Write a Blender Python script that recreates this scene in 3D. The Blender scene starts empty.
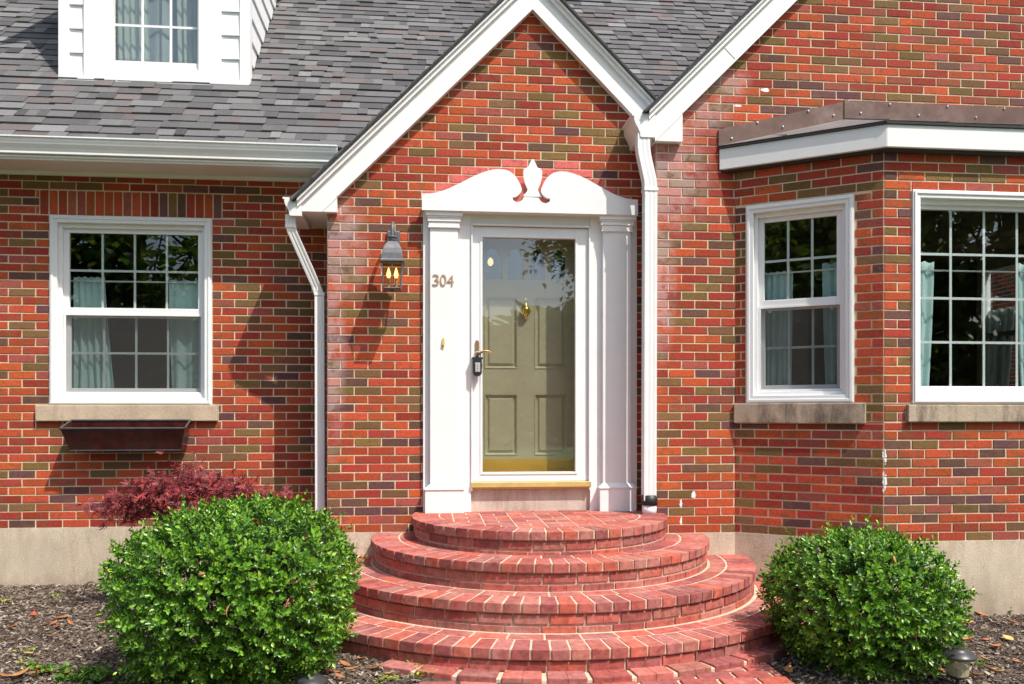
import bpy, bmesh, math, random
from mathutils import Vector as V
random.seed(7)
PI = math.pi
scene = bpy.context.scene
COL = scene.collection

# ------------------------------------------------------------------ camera / survey
F = 840.0; TPSI = 0.00012 * F; PSI = math.atan(TPSI); YH = 414.0
DIST = 6.6016; H = 1.46
CP, SP = math.cos(PSI), math.sin(PSI)
def at(px, py, Y):
    """point of the plane y = Y seen at a photo pixel -> (x, z)"""
    u = (px - 512) / F; v = (YH - py) / F
    t = (Y + DIST) / (CP - u * SP)
    return (SP + u * CP) * t, v * t + H
cam = bpy.data.cameras.new('camera'); co = bpy.data.objects.new('camera', cam); COL.objects.link(co)
co.location = (0, -DIST, H); co.rotation_euler = (PI / 2, 0, -PSI)
cam.sensor_width = 36; cam.lens = F / 1024 * 36; cam.shift_y = (YH - 342) / 1024; cam.clip_end = 2000; cam.clip_start = .05
scene.camera = co

YL, YC, YR, YB = 0.528, 0.0, -0.274, -0.871          # left wall, entrance gable, right wing, bay front
# ------------------------------------------------------------------ materials
def new_mat(name):
    m = bpy.data.materials.new(name); m.use_nodes = True
    nt = m.node_tree; b = nt.nodes['Principled BSDF']
    return m, nt, b
def N(nt, t, **k):
    n = nt.nodes.new(t)
    for a, v in k.items():
        if a.startswith('i_'): n.inputs[a[2:].replace('_', ' ')].default_value = v
        else: setattr(n, a, v)
    return n
def noise(nt, scale, detail=4, rough=.6, vec=None, dist=0):
    n = N(nt, 'ShaderNodeTexNoise'); n.inputs['Scale'].default_value = scale
    n.inputs['Detail'].default_value = detail; n.inputs['Roughness'].default_value = rough
    n.inputs['Distortion'].default_value = dist
    if vec is None:
        tc = N(nt, 'ShaderNodeTexCoord'); vec = tc.outputs['Object']
    nt.links.new(vec, n.inputs['Vector']); return n
def ramp(nt, src, stops):
    r = N(nt, 'ShaderNodeValToRGB'); e = r.color_ramp.elements
    while len(e) < len(stops): e.new(.5)
    for k, (p, c) in enumerate(stops):
        e[k].position = p; e[k].color = (c[0], c[1], c[2], 1) if not isinstance(c, (int, float)) else (c, c, c, 1)
    nt.links.new(src, r.inputs[0]); return r
def mix(nt, fac, a, b, blend='MIX'):
    m = N(nt, 'ShaderNodeMix', data_type='RGBA', blend_type=blend)
    for s, v in (('Factor', fac), ('A', a), ('B', b)):
        i = [q for q in m.inputs if q.name == s and (q.type == ('VALUE' if s == 'Factor' else 'RGBA'))][0]
        if hasattr(v, 'links'): nt.links.new(v, i)
        elif s == 'Factor': i.default_value = v
        else: i.default_value = (*v, 1) if len(v) == 3 else v
    return [o for o in m.outputs if o.type == 'RGBA'][0]
def bump(nt, b, src, strength=.3, dist=.01):
    n = N(nt, 'ShaderNodeBump'); n.inputs['Strength'].default_value = strength; n.inputs['Distance'].default_value = dist
    nt.links.new(src, n.inputs['Height']); nt.links.new(n.outputs[0], b.inputs['Normal'])
def simple(name, col, rough=.5, var=.12, scale=8, bmp=0, bscale=60, metal=0, dirt=None, spec=None):
    m, nt, b = new_mat(name)
    n = noise(nt, scale, 5)
    lo = tuple(c * (1 - var) for c in col); hi = tuple(min(1, c * (1 + var)) for c in col)
    r = ramp(nt, n.outputs['Fac'], [(.3, lo), (.7, hi)])
    c = r.outputs[0]
    if dirt:
        n2 = noise(nt, dirt[1], 6, .7)
        f = ramp(nt, n2.outputs['Fac'], [(dirt[2], 0), (dirt[2] + .18, dirt[3])])
        c = mix(nt, f.outputs[0], c, dirt[0])
    nt.links.new(c, b.inputs['Base Color'])
    b.inputs['Roughness'].default_value = rough; b.inputs['Metallic'].default_value = metal
    if spec is not None: b.inputs['Specular IOR Level'].default_value = spec
    if bmp: bump(nt, b, noise(nt, bscale, 5).outputs['Fac'], bmp, .004)
    return m
def math_n(nt, op, a, b=None, clamp=False):
    n = N(nt, 'ShaderNodeMath', operation=op, use_clamp=clamp)
    for i, v in enumerate((a, b)):
        if v is None: continue
        if hasattr(v, 'links'): nt.links.new(v, n.inputs[i])
        else: n.inputs[i].default_value = v
    return n.outputs[0]
def blob(nt, pos, c, r):
    s = N(nt, 'ShaderNodeVectorMath', operation='SUBTRACT'); nt.links.new(pos, s.inputs[0]); s.inputs[1].default_value = c
    d = N(nt, 'ShaderNodeVectorMath', operation='DIVIDE'); nt.links.new(s.outputs[0], d.inputs[0]); d.inputs[1].default_value = r
    l = N(nt, 'ShaderNodeVectorMath', operation='LENGTH'); nt.links.new(d.outputs[0], l.inputs[0])
    return math_n(nt, 'SUBTRACT', 1.0, l.outputs['Value'], True)
def brick_mat(name, mortar=False):
    m, nt, b = new_mat(name)
    geo = N(nt, 'ShaderNodeNewGeometry'); pos = geo.outputs['Position']
    n1 = noise(nt, 55, 5, .7, pos); n2 = noise(nt, 7, 3, .5, pos); n3 = noise(nt, 240, 3, .6, pos)
    if mortar:
        c = ramp(nt, n2.outputs['Fac'], [(.3, (.56, .42, .28)), (.7, (.72, .57, .40))]).outputs[0]
        c = mix(nt, ramp(nt, n1.outputs['Fac'], [(.6, 0), (.85, .4)]).outputs[0], c, (.34, .25, .17))
    else:
        a = N(nt, 'ShaderNodeAttribute', attribute_name='Col')
        c = a.outputs['Color']
        v = ramp(nt, n1.outputs['Fac'], [(.25, .58), (.5, .98), (.78, 1.3)])
        c = mix(nt, 1.0, c, v.outputs[0], 'MULTIPLY')
        n4 = noise(nt, 13, 3, .6, pos, .6)
        c = mix(nt, ramp(nt, n4.outputs['Fac'], [(.52, 0), (.66, .6)]).outputs[0], c, (.17, .085, .040))
        c = mix(nt, ramp(nt, n3.outputs['Fac'], [(.62, 0), (.75, .55)]).outputs[0], c, (.10, .055, .045))
        c = mix(nt, ramp(nt, n2.outputs['Fac'], [(.60, 0), (.85, .14)]).outputs[0], c, (.42, .27, .18))
    # chalky white bloom where rain runs off the eaves
    ef = None
    for cc, rr in (((-.72, 0, 2.75), (.30, .3, .50)), ((1.86, -.274, 3.30), (.36, .3, .55)), ((2.10, -.274, 3.86), (.32, .3, .24)), ((2.32, -.274, 4.05), (.22, .3, .16)),
                   ((-.74, 0, 1.9), (.13, .3, .9)), ((1.80, -.274, 2.5), (.13, .3, .7))):
        x = blob(nt, pos, cc, rr)
        ef = x if ef is None else math_n(nt, 'MAXIMUM', ef, x)
    nn = noise(nt, 9, 5, .65, pos)
    ef = math_n(nt, 'MULTIPLY', math_n(nt, 'MULTIPLY', ef, 1.2), ramp(nt, nn.outputs['Fac'], [(.36, .05), (.62, 1.0)]).outputs[0], True)
    c = mix(nt, math_n(nt, 'MINIMUM', ef, .46), c, (.56, .40, .39))
    # splashes of white paint
    sp = None
    X1, Z1 = at(681, 508, YR)
    for cc, rr in (((X1, YR, Z1 + .03), (.018, .2, .045)), ((X1 + .10, YR, Z1 + .10), (.026, .2, .04)), ((X1, YR, Z1 - .10), (.012, .2, .05)), ((3.268, YB, 1.16), (.018, .04, .07)), ((3.268, YB, .98), (.02, .04, .11)), ((2.62, YR, 3.99), (.045, .2, .02)), ((2.40, YR, 3.86), (.05, .2, .012))):
        x = blob(nt, pos, cc, rr); sp = x if sp is None else math_n(nt, 'MAXIMUM', sp, x)
    ns = noise(nt, 38, 4, .6, pos)
    sp = math_n(nt, 'MULTIPLY', math_n(nt, 'GREATER_THAN', math_n(nt, 'ADD', sp, math_n(nt, 'MULTIPLY', ns.outputs['Fac'], 1.6)), 1.12), math_n(nt, 'GREATER_THAN', sp, .02))
    c = mix(nt, sp, c, (.78, .77, .75))
    nt.links.new(c, b.inputs['Base Color'])
    b.inputs['Roughness'].default_value = .9; b.inputs['Specular IOR Level'].default_value = .25
    bump(nt, b, n1.outputs['Fac'], .45 if not mortar else .6, .006)
    return m
def attr_mat(name, rough=.8, var=(.75, 1.2), scale=40, spec=.3, bmp=.3, transl=0, bscale=None):
    m, nt, b = new_mat(name)
    a = N(nt, 'ShaderNodeAttribute', attribute_name='Col')
    n = noise(nt, scale, 4)
    c = mix(nt, 1.0, a.outputs['Color'], ramp(nt, n.outputs['Fac'], [(.3, var[0]), (.7, var[1])]).outputs[0], 'MULTIPLY')
    nt.links.new(c, b.inputs['Base Color'])
    b.inputs['Roughness'].default_value = rough; b.inputs['Specular IOR Level'].default_value = spec
    if bmp: bump(nt, b, noise(nt, bscale or scale * 3, 4).outputs['Fac'], bmp, .004)
    if transl:
        t = N(nt, 'ShaderNodeBsdfTranslucent'); nt.links.new(mix(nt, 1.0, c, (1.0, 1.15, .55), 'MULTIPLY'), t.inputs['Color'])
        ms = N(nt, 'ShaderNodeMixShader'); ms.inputs[0].default_value = transl
        nt.links.new(b.outputs[0], ms.inputs[1]); nt.links.new(t.outputs[0], ms.inputs[2])
        nt.links.new(ms.outputs[0], nt.nodes['Material Output'].inputs['Surface'])
    return m
def glass_mat(name, tint=(.93, .96, .95), ior=1.52):
    m, nt, b = new_mat(name); nt.nodes.remove(b)
    tr = N(nt, 'ShaderNodeBsdfTransparent'); tr.inputs[0].default_value = (*tint, 1)
    gl = N(nt, 'ShaderNodeBsdfGlossy'); gl.inputs['Roughness'].default_value = 0.0
    nz = noise(nt, 2.2, 2, .5); bp = N(nt, 'ShaderNodeBump'); bp.inputs['Strength'].default_value = .02; bp.inputs['Distance'].default_value = .02
    nt.links.new(nz.outputs['Fac'], bp.inputs['Height']); nt.links.new(bp.outputs[0], gl.inputs['Normal'])
    lw = N(nt, 'ShaderNodeLayerWeight'); lw.inputs['Blend'].default_value = .5
    f0 = ((ior - 1) / (ior + 1)) ** 2
    fr = math_n(nt, 'ADD', f0, math_n(nt, 'MULTIPLY', 1 - f0, math_n(nt, 'POWER', lw.outputs['Facing'], 5.0)))
    ms = N(nt, 'ShaderNodeMixShader'); nt.links.new(fr, ms.inputs[0])
    nt.links.new(tr.outputs[0], ms.inputs[1]); nt.links.new(gl.outputs[0], ms.inputs[2])
    nt.links.new(ms.outputs[0], nt.nodes['Material Output'].inputs['Surface'])
    return m
def screen_mat(name):
    m, nt, b = new_mat(name)
    b.inputs['Base Color'].default_value = (.075, .07, .066, 1); b.inputs['Roughness'].default_value = .7
    tr = N(nt, 'ShaderNodeBsdfTransparent'); ms = N(nt, 'ShaderNodeMixShader'); ms.inputs[0].default_value = .22
    nt.links.new(tr.outputs[0], ms.inputs[1]); nt.links.new(b.outputs[0], ms.inputs[2])
    nt.links.new(ms.outputs[0], nt.nodes['Material Output'].inputs['Surface'])
    return m
def emit_mat(name, col, s):
    m, nt, b = new_mat(name)
    b.inputs['Emission Color'].default_value = (*col, 1); b.inputs['Emission Strength'].default_value = s
    b.inputs['Base Color'].default_value = (*col, 1); return m
def fabric_mat(name, col, tr=.35):
    m, nt, b = new_mat(name)
    w = noise(nt, 300, 2); c = ramp(nt, w.outputs['Fac'], [(.3, tuple(x * .9 for x in col)), (.7, col)]).outputs[0]
    nt.links.new(c, b.inputs['Base Color']); b.inputs['Roughness'].default_value = .9; b.inputs['Specular IOR Level'].default_value = .1
    t = N(nt, 'ShaderNodeBsdfTranslucent'); nt.links.new(c, t.inputs[0])
    ms = N(nt, 'ShaderNodeMixShader'); ms.inputs[0].default_value = tr
    nt.links.new(b.outputs[0], ms.inputs[1]); nt.links.new(t.outputs[0], ms.inputs[2])
    nt.links.new(ms.outputs[0], nt.nodes['Material Output'].inputs['Surface']); return m
def stone_mat(name, col, stain, seed=0, amt=.8):
    m, nt, b = new_mat(name)
    geo = N(nt, 'ShaderNodeNewGeometry')
    mp = N(nt, 'ShaderNodeMapping'); mp.inputs['Scale'].default_value = (7, 7, 2.0); mp.inputs['Location'].default_value = (seed, seed * 2, 0)
    nt.links.new(geo.outputs['Position'], mp.inputs[0])
    n1 = noise(nt, 1, 6, .72, mp.outputs[0]); n2 = noise(nt, 3, 4, .6, geo.outputs['Position']); n3 = noise(nt, 90, 4, .6, geo.outputs['Position'])
    c = ramp(nt, n2.outputs['Fac'], [(.3, tuple(x * .85 for x in col)), (.7, tuple(min(1, x * 1.1) for x in col))]).outputs[0]
    c = mix(nt, ramp(nt, n1.outputs['Fac'], [(.44, 0), (.64, amt)]).outputs[0], c, stain)
    c = mix(nt, 1.0, c, ramp(nt, n3.outputs['Fac'], [(.25, .8), (.75, 1.12)]).outputs[0], 'MULTIPLY')
    if seed == 1:
        sp = N(nt, 'ShaderNodeSeparateXYZ'); nt.links.new(geo.outputs['Position'], sp.inputs[0])
        lvl = math_n(nt, 'ADD', sp.outputs['Z'], math_n(nt, 'MULTIPLY', noise(nt, 6, 5, .7, geo.outputs['Position']).outputs['Fac'], .30))
        c = mix(nt, ramp(nt, lvl, [(.16, .45), (.32, 0)]).outputs[0], c, (.22, .15, .10))
        ck = N(nt, 'ShaderNodeTexVoronoi', feature='DISTANCE_TO_EDGE'); ck.inputs['Scale'].default_value = 1.1
        wv = noise(nt, 5, 4, .6, geo.outputs['Position']); va = N(nt, 'ShaderNodeVectorMath', operation='ADD'); nt.links.new(geo.outputs['Position'], va.inputs[0]); nt.links.new(wv.outputs['Color'], va.inputs[1]); nt.links.new(va.outputs[0], ck.inputs['Vector'])
        c = mix(nt, ramp(nt, ck.outputs['Distance'], [(.0, .55), (.006, 0)]).outputs[0], c, (.20, .15, .10))
    nt.links.new(c, b.inputs['Base Color']); b.inputs['Roughness'].default_value = .92; b.inputs['Specular IOR Level'].default_value = .2
    bump(nt, b, n3.outputs['Fac'], .5, .005); return m

M = {}
M['brick'] = brick_mat('wall_brick'); M['mortar'] = brick_mat('wall_mortar', True)
M['white'] = simple('white_paint', (.80, .80, .79), .42, .03, 5, .12, 70, dirt=((.62, .60, .55), 14, .66, .35))
M['vinyl'] = simple('white_vinyl', (.80, .81, .81), .35, .02, 4)
M['gutter'] = simple('white_gutter_metal', (.78, .78, .77), .32, .04, 6, dirt=((.55, .53, .48), 7, .62, .35))
M['soffit'] = simple('soffit_paint', (.70, .66, .58), .6, .05, 6)
M['shingle'] = attr_mat('asphalt_shingle', .95, (.7, 1.3), 160, .15, .6)
M['roofedge'] = simple('shingle_edge', (.035, .034, .035), .9, .2, 30)
M['concrete'] = stone_mat('foundation_concrete', (.62, .52, .395), (.42, .33, .24), 1, .6)
M['stone'] = stone_mat('stone_sill', (.47, .375, .28), (.10, .075, .06), 3, .85)
M['stone_clean'] = stone_mat('stone_sill_clean', (.56, .435, .315), (.36, .27, .185), 5, .5)
M['threshold'] = stone_mat('threshold_stone', (.62, .53, .45), (.34, .24, .19), 8, .6)
M['glass'] = glass_mat('window_glass', ior=1.9); M['screen'] = screen_mat('insect_screen')
M['storm_glass'] = glass_mat('storm_door_glass', (.96, .97, .96), 2.0)
M['door'] = simple('olive_door_paint', (.43, .395, .265), .38, .04, 6)
M['brass'] = simple('polished_brass', (.80, .55, .16), .22, .1, 20, metal=1)
M['oldbrass'] = simple('aged_brass', (.42, .25, .12), .4, .2, 60, metal=.8)
M['kick'] = simple('brass_kick_plate', (.62, .36, .05), .5, .15, 5, metal=.35)
M['sillbrass'] = simple('brass_door_sweep', (.66, .50, .20), .4, .12, 12, metal=.3)
M['black'] = simple('black_plastic', (.02, .02, .021), .4, .2, 30)
M['grey'] = simple('grey_plastic', (.35, .35, .36), .5, .1, 30)
M['keys'] = simple('grey_keys', (.55, .55, .56), .5, .1, 30)
M['pewter'] = simple('weathered_pewter', (.14, .14, .15), .55, .25, 25, .2, 90, metal=.4)
M['candle'] = simple('lamp_sleeve', (.35, .32, .28), .6, .1, 20)
M['bulb'] = emit_mat('candle_bulb', (1.0, .55, .20), 3.0); M['hall'] = emit_mat('hall_bulb', (1.0, .60, .26), 1.5)
M['flash'] = simple('copper_flashing', (.150, .088, .070), .5, .25, 6, .15, 30, metal=.3, dirt=((.24, .19, .16), 3, .55, .5))
M['baymetal'] = simple('grey_roof_metal', (.20, .20, .20), .45, .2, 5, metal=.4)
M['screw'] = simple('bright_screw', (.75, .75, .75), .3, .05, 5, metal=.6)
M['planter'] = simple('copper_planter', (.085, .020, .017), .26, .5, 9, .1, 50, metal=.2, dirt=((.035, .03, .032), 7, .5, .8))
M['planter_rim'] = simple('dull_planter_rim', (.085, .085, .095), .38, .25, 15, metal=.5)
M['soil'] = simple('dry_soil', (.05, .035, .025), .95, .3, 30, .5, 80)
M['curtain'] = fabric_mat('teal_curtain_cloth', (.72, .92, .91)); M['lace'] = fabric_mat('lace_curtain_cloth', (.62, .67, .61), .4)
M['bay_curtain'] = fabric_mat('pale_grey_curtain', (.55, .60, .60))
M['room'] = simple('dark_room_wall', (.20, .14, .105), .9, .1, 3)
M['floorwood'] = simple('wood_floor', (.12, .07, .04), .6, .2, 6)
M['stepbrick'] = attr_mat('step_brick', .85, (.62, 1.25), 26, .25, .6, bscale=110)
_nt = M['stepbrick'].node_tree; _b = _nt.nodes['Principled BSDF']; _l = _b.inputs['Base Color'].links[0].from_socket
_g = N(_nt, 'ShaderNodeNewGeometry'); _n = noise(_nt, 3.2, 6, .75, _g.outputs['Position']); _n5 = noise(_nt, 70, 4, .6, _g.outputs['Position'])
_c = mix(_nt, ramp(_nt, _n.outputs['Fac'], [(.50, 0), (.72, .45)]).outputs[0], _l, (.50, .33, .27))
_c = mix(_nt, ramp(_nt, _n.outputs['Fac'], [(.26, .55), (.42, 0)]).outputs[0], _c, (.13, .055, .045))
_c = mix(_nt, ramp(_nt, _n5.outputs['Fac'], [(.62, 0), (.74, .6)]).outputs[0], _c, (.14, .06, .05))
_nt.links.new(_c, _b.inputs['Base Color']); M['stepmortar'] = simple('step_mortar', (.54, .42, .31), .95, .25, 30, .6, 90)
M['leaf'] = attr_mat('boxwood_leaf', .34, (.9, 1.1), 20, .5, 0, .16)
M['deadleaf'] = attr_mat('dead_leaf', .8, (.8, 1.15), 60, .2, .3, .1)
M['maple'] = attr_mat('maple_leaf', .5, (.9, 1.1), 20, .4, 0, .3)
M['twig'] = simple('twig_bark', (.07, .05, .035), .9, .3, 40, .5, 90)
M['bark'] = simple('tree_bark', (.09, .07, .05), .9, .3, 10, .6, 40)
M['chip'] = attr_mat('mulch_chip', .95, (.7, 1.3), 60, .15, .4)
M['cap'] = simple('lamp_cap_plastic', (.035, .034, .036), .38, .2, 25, .1, 60)
M['lens2'] = screen_mat('ribbed_lens'); M['lens2'].node_tree.nodes['Principled BSDF'].inputs['Base Color'].default_value = (.62, .56, .34, 1); [q for q in M['lens2'].node_tree.nodes if q.type == 'MIX_SHADER'][0].inputs[0].default_value = .5
M['amber'] = glass_mat('lantern_glass', (.98, .86, .62)); M['lens'] = glass_mat('lamp_lens', (.93, .90, .72), 1.35)
M['weed'] = attr_mat('weed_leaf', .6, (.9, 1.1), 20, .3, 0, .3)
M['crown'] = attr_mat('tree_crown_leaf', .6, (.8, 1.2), 3, .3, 0, .5)
M['numeral'] = simple('brass_numeral', (.50, .31, .16), .4, .15, 40, metal=.3)
M['connector'] = simple('black_rubber_boot', (.012, .012, .013), .5, .2, 20)

# ------------------------------------------------------------------ mesh builder
class MB:
    def __init__(s): s.v = []; s.f = []; s.m = []; s.c = []; s.sm = []
    def poly(s, pts, mat=0, col=(1, 1, 1), smooth=False):
        n = len(s.v); s.v += [tuple(p) for p in pts]; s.f.append(list(range(n, n + len(pts)))); s.m.append(mat); s.c.append(col); s.sm.append(smooth)
    def mesh(s, verts, faces, mat=0, col=(1, 1, 1), smooth=False):
        n = len(s.v); s.v += [tuple(p) for p in verts]
        for f in faces: s.f.append([n + i for i in f]); s.m.append(mat); s.c.append(col); s.sm.append(smooth)
    def hexa(s, p, mat=0, col=(1, 1, 1)):            # p: 4 lower (ccw from above), 4 upper
        s.mesh(p, [(3, 2, 1, 0), (4, 5, 6, 7), (0, 1, 5, 4), (1, 2, 6, 5), (2, 3, 7, 6), (3, 0, 4, 7)], mat, col)
    def box(s, x0, x1, y0, y1, z0, z1, mat=0, col=(1, 1, 1)):
        s.hexa([(x0, y0, z0), (x1, y0, z0), (x1, y1, z0), (x0, y1, z0), (x0, y0, z1), (x1, y0, z1), (x1, y1, z1), (x0, y1, z1)], mat, col)
    def prism(s, pts, off, mat=0, col=(1, 1, 1), smooth=False):   # planar polygon swept by vector off
        n = len(pts); off = V(off); a = [V(p) for p in pts]; b = [p + off for p in a]
        # normal orientation
        nr = V((0, 0, 0))
        for i in range(n): nr += a[i].cross(a[(i + 1) % n])
        if nr.dot(off) > 0: a.reverse(); b.reverse()
        s.poly(a, mat, col); s.poly(list(reversed(b)), mat, col)
        for i in range(n):
            j = (i + 1) % n; s.poly([a[j], a[i], b[i], b[j]], mat, col, smooth)
    def tube(s, path, r, seg=8, mat=0, col=(1, 1, 1), caps=True):
        P = [V(p) for p in path]; rs = r if isinstance(r, (list, tuple)) else [r] * len(P)
        vs = []; up0 = None
        for i, p in enumerate(P):
            d = (P[min(i + 1, len(P) - 1)] - P[max(i - 1, 0)]).normalized()
            a = V((0, 0, 1)) if abs(d.z) < .9 else V((1, 0, 0))
            x = d.cross(a).normalized()
            if up0 is not None:
                x = (up0 - d * up0.dot(d)).normalized()
            up0 = x; y = d.cross(x)
            for k in range(seg):
                t = 2 * PI * k / seg; vs.append(p + (x * math.cos(t) + y * math.sin(t)) * rs[i])
        fs = []
        for i in range(len(P) - 1):
            for k in range(seg):
                a = i * seg + k; b = i * seg + (k + 1) % seg; fs.append((a, b, b + seg, a + seg))
        s.mesh(vs, fs, mat, col, True)
        if caps:
            s.poly(list(reversed(vs[:seg])), mat, col); s.poly(vs[-seg:], mat, col)
    def lathe(s, c, prof, seg=24, mat=0, col=(1, 1, 1), rot=0):
        vs = []
        for r, z in prof:
            for k in range(seg):
                t = 2 * PI * k / seg + rot; vs.append((c[0] + r * math.cos(t), c[1] + r * math.sin(t), c[2] + z))
        fs = []
        for i in range(len(prof) - 1):
            for k in range(seg):
                a = i * seg + k; b = i * seg + (k + 1) % seg; fs.append((a, b, b + seg, a + seg))
        s.mesh(vs, fs, mat, col, seg > 8)
    def build(s, name, mats, parent=None, origin=None, bevel=0, clips=None, solid=0, weld=False):
        me = bpy.data.meshes.new(name)
        o0 = V((0, 0, 0))
        if parent is not None: o0 = V(ROOT.get(parent.name, (0, 0, 0)))
        elif origin is not None: o0 = V(origin)
        me.from_pydata([(a - o0.x, b - o0.y, c - o0.z) for a, b, c in s.v], [], s.f)
        at_ = me.attributes.new('Col', 'FLOAT_COLOR', 'FACE')
        flat = []
        for c in s.c: flat += [c[0], c[1], c[2], 1.0]
        at_.data.foreach_set('color', flat)
        me.polygons.foreach_set('material_index', s.m); me.polygons.foreach_set('use_smooth', s.sm)
        if not isinstance(mats, (list, tuple)): mats = [mats]
        for m in mats: me.materials.append(m)
        me.validate(); me.update()
        if clips or weld:
            bm = bmesh.new(); bm.from_mesh(me)
            if weld: bmesh.ops.remove_doubles(bm, verts=bm.verts, dist=.0004)
            for pco, pno in (clips or []):
                g = bm.verts[:] + bm.edges[:] + bm.faces[:]
                bmesh.ops.bisect_plane(bm, geom=g, plane_co=V(pco) - o0, plane_no=V(pno), clear_outer=True)
            bm.to_mesh(me); bm.free()
        ob = bpy.data.objects.new(name, me); COL.objects.link(ob)
        if parent is not None:
            ob.parent = parent; ROOT[ob.name] = tuple(o0)
        else:
            ob.location = o0; ROOT[ob.name] = tuple(o0)
        if solid:
            sm = ob.modifiers.new('thickness', 'SOLIDIFY'); sm.thickness = solid
        if bevel:
            bv = ob.modifiers.new('bevel', 'BEVEL'); bv.width = bevel; bv.segments = 2; bv.limit_method = 'ANGLE'; bv.angle_limit = .7
        return ob
ROOT = {}
def empty(name, loc, label, cat, group=None):
    o = bpy.data.objects.new(name, None); COL.objects.link(o); o.location = loc; o.empty_display_size = .2
    ROOT[o.name] = tuple(loc); tag(o, label, cat, group); return o
def tag(o, label=None, cat=None, group=None, kind=None):
    if label: o['label'] = label
    if cat: o['category'] = cat
    if group: o['group'] = group
    if kind: o['kind'] = kind
    return o
def lerp(a, b, t): return a + (b - a) * t

# ------------------------------------------------------------------ local wall frames
class Frame:
    def __init__(s, ox, oy, ex, ey):
        l = math.hypot(ex, ey); s.o = V((ox, oy, 0)); s.e = V((ex / l, ey / l, 0)); s.n = V((s.e.y, -s.e.x, 0))
    def p(s, u, w, z): return s.o + s.e * u + s.n * w + V((0, 0, z))
    def box(s, mb, u0, u1, w0, w1, z0, z1, mat=0, col=(1, 1, 1)):
        mb.hexa([s.p(u0, w1, z0), s.p(u1, w1, z0), s.p(u1, w0, z0), s.p(u0, w0, z0), s.p(u0, w1, z1), s.p(u1, w1, z1), s.p(u1, w0, z1), s.p(u0, w0, z1)], mat, col)
    def ring(s, mb, u0, u1, z0, z1, t, w0, w1, mat=0, tb=None, tt=None):
        tb = t if tb is None else tb; tt = t if tt is None else tt
        s.box(mb, u0, u0 + t, w0, w1, z0, z1, mat); s.box(mb, u1 - t, u1, w0, w1, z0, z1, mat)
        s.box(mb, u0 + t, u1 - t, w0, w1, z0, z0 + tb, mat); s.box(mb, u0 + t, u1 - t, w0, w1, z1 - tt, z1, mat)
FL = Frame(0, YL, 1, 0); FC = Frame(0, YC, 1, 0); FR = Frame(0, YR, 1, 0); FB = Frame(0, YB, 1, 0)
BAYI = (2.381, YR); BAYO = (3.261, YB)
FA = Frame(BAYI[0], BAYI[1], BAYO[0] - BAYI[0], BAYO[1] - BAYI[1]); LA = math.hypot(BAYO[0] - BAYI[0], BAYO[1] - BAYI[1])
BX1 = 5.46; FA2 = Frame(BX1, YB, .88, .597)

# ------------------------------------------------------------------ brickwork
PAL = [((.46, .080, .031), 36), ((.345, .048, .029), 26), ((.140, .064, .058), 11), ((.195, .107, .044), 17), ((.33, .083, .057), 10)]
def brick_col(rng):
    t = rng.random() * 100; a = 0
    for c, w in PAL:
        a += w
        if t < a: break
    k = rng.uniform(.74, 1.16); h = rng.uniform(-.12, .16)
    return (c[0] * k, c[1] * k * (1 + h), c[2] * k * (1 - h))
def subtract(r, o):
    a0, a1, b0, b1 = r; c0, c1, d0, d1 = o
    if c0 >= a1 or c1 <= a0 or d0 >= b1 or d1 <= b0: return [r]
    out = []
    if b0 < d0: out.append((a0, a1, b0, d0))
    if b1 > d1: out.append((a0, a1, d1, b1))
    m0, m1 = max(b0, d0), min(b1, d1)
    if a0 < c0: out.append((a0, c0, m0, m1))
    if a1 > c1: out.append((c1, a1, m0, m1))
    return out
def add_brick(mb, fr, u0, u1, z0, z1, col, rng, gap=.0049):
    if u1 - u0 < .016 or z1 - z0 < .014: return
    g = gap; j = lambda: rng.uniform(-.0012, .0012)
    w = rng.uniform(-.0012, .0012); b = .0028
    q = [(u0 + g + j(), z0 + g + j()), (u1 - g + j(), z0 + g + j()), (u1 - g + j(), z1 - g + j()), (u0 + g + j(), z1 - g + j())]
    s = [(1, 1), (-1, 1), (-1, -1), (1, -1)]
    A = [fr.p(u, -.014, z) for u, z in q]; B = [fr.p(u, w - b, z) for u, z in q]
    Cc = [fr.p(u + sx * b, w, z + sz * b) for (u, z), (sx, sz) in zip(q, s)]
    fs = [(8, 9, 10, 11)]
    for i in range(4):
        k = (i + 1) % 4; fs.append((i, k, 4 + k, 4 + i)); fs.append((4 + i, 4 + k, 8 + k, 8 + i))
    mb.mesh(A + B + Cc, fs, 0, col)
BM_, CH = .2084, .0667
def wall(name, fr, u0, u1, z0, z1, openings, seed, phase=0, clips=None, parent=None, soldiers=None, special=None):
    rng = random.Random(seed); mb = MB()
    ops = list(openings)
    i = 0; z = z0
    sol = []
    if soldiers:
        for (a, b, c, d, n) in soldiers:
            sol.append((a, b, c, d))
            for k in range(n):
                add_brick(mb, fr, lerp(a, b, k / n), lerp(a, b, (k + 1) / n), c, d, brick_col(rng), rng)
    while z < z1 - .005:
        zt = min(z + CH, z1)
        off = phase + (BM_ / 2 if i % 2 else 0)
        k = math.floor((u0 - off) / BM_); u = off + k * BM_
        while u < u1:
            r = [(max(u, u0), min(u + BM_, u1), z, zt)]; col = brick_col(rng)
            for o in ops + sol: r = [q for x in r for q in subtract(x, o)]
            for q in r:
                c2 = col
                if special: c2 = special(q, col) or col
                add_brick(mb, fr, *q, c2, rng)
            u += BM_
        z = zt; i += 1
    r = [(u0, u1, z0, z1)]
    for o in ops: r = [q for x in r for q in subtract(x, o)]
    for a, b, c, d in r: mb.poly([fr.p(a, -.0042, c), fr.p(b, -.0042, c), fr.p(b, -.0042, d), fr.p(a, -.0042, d)], 1)
    return mb.build(name, [M['brick'], M['mortar']], parent, clips=clips)

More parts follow.
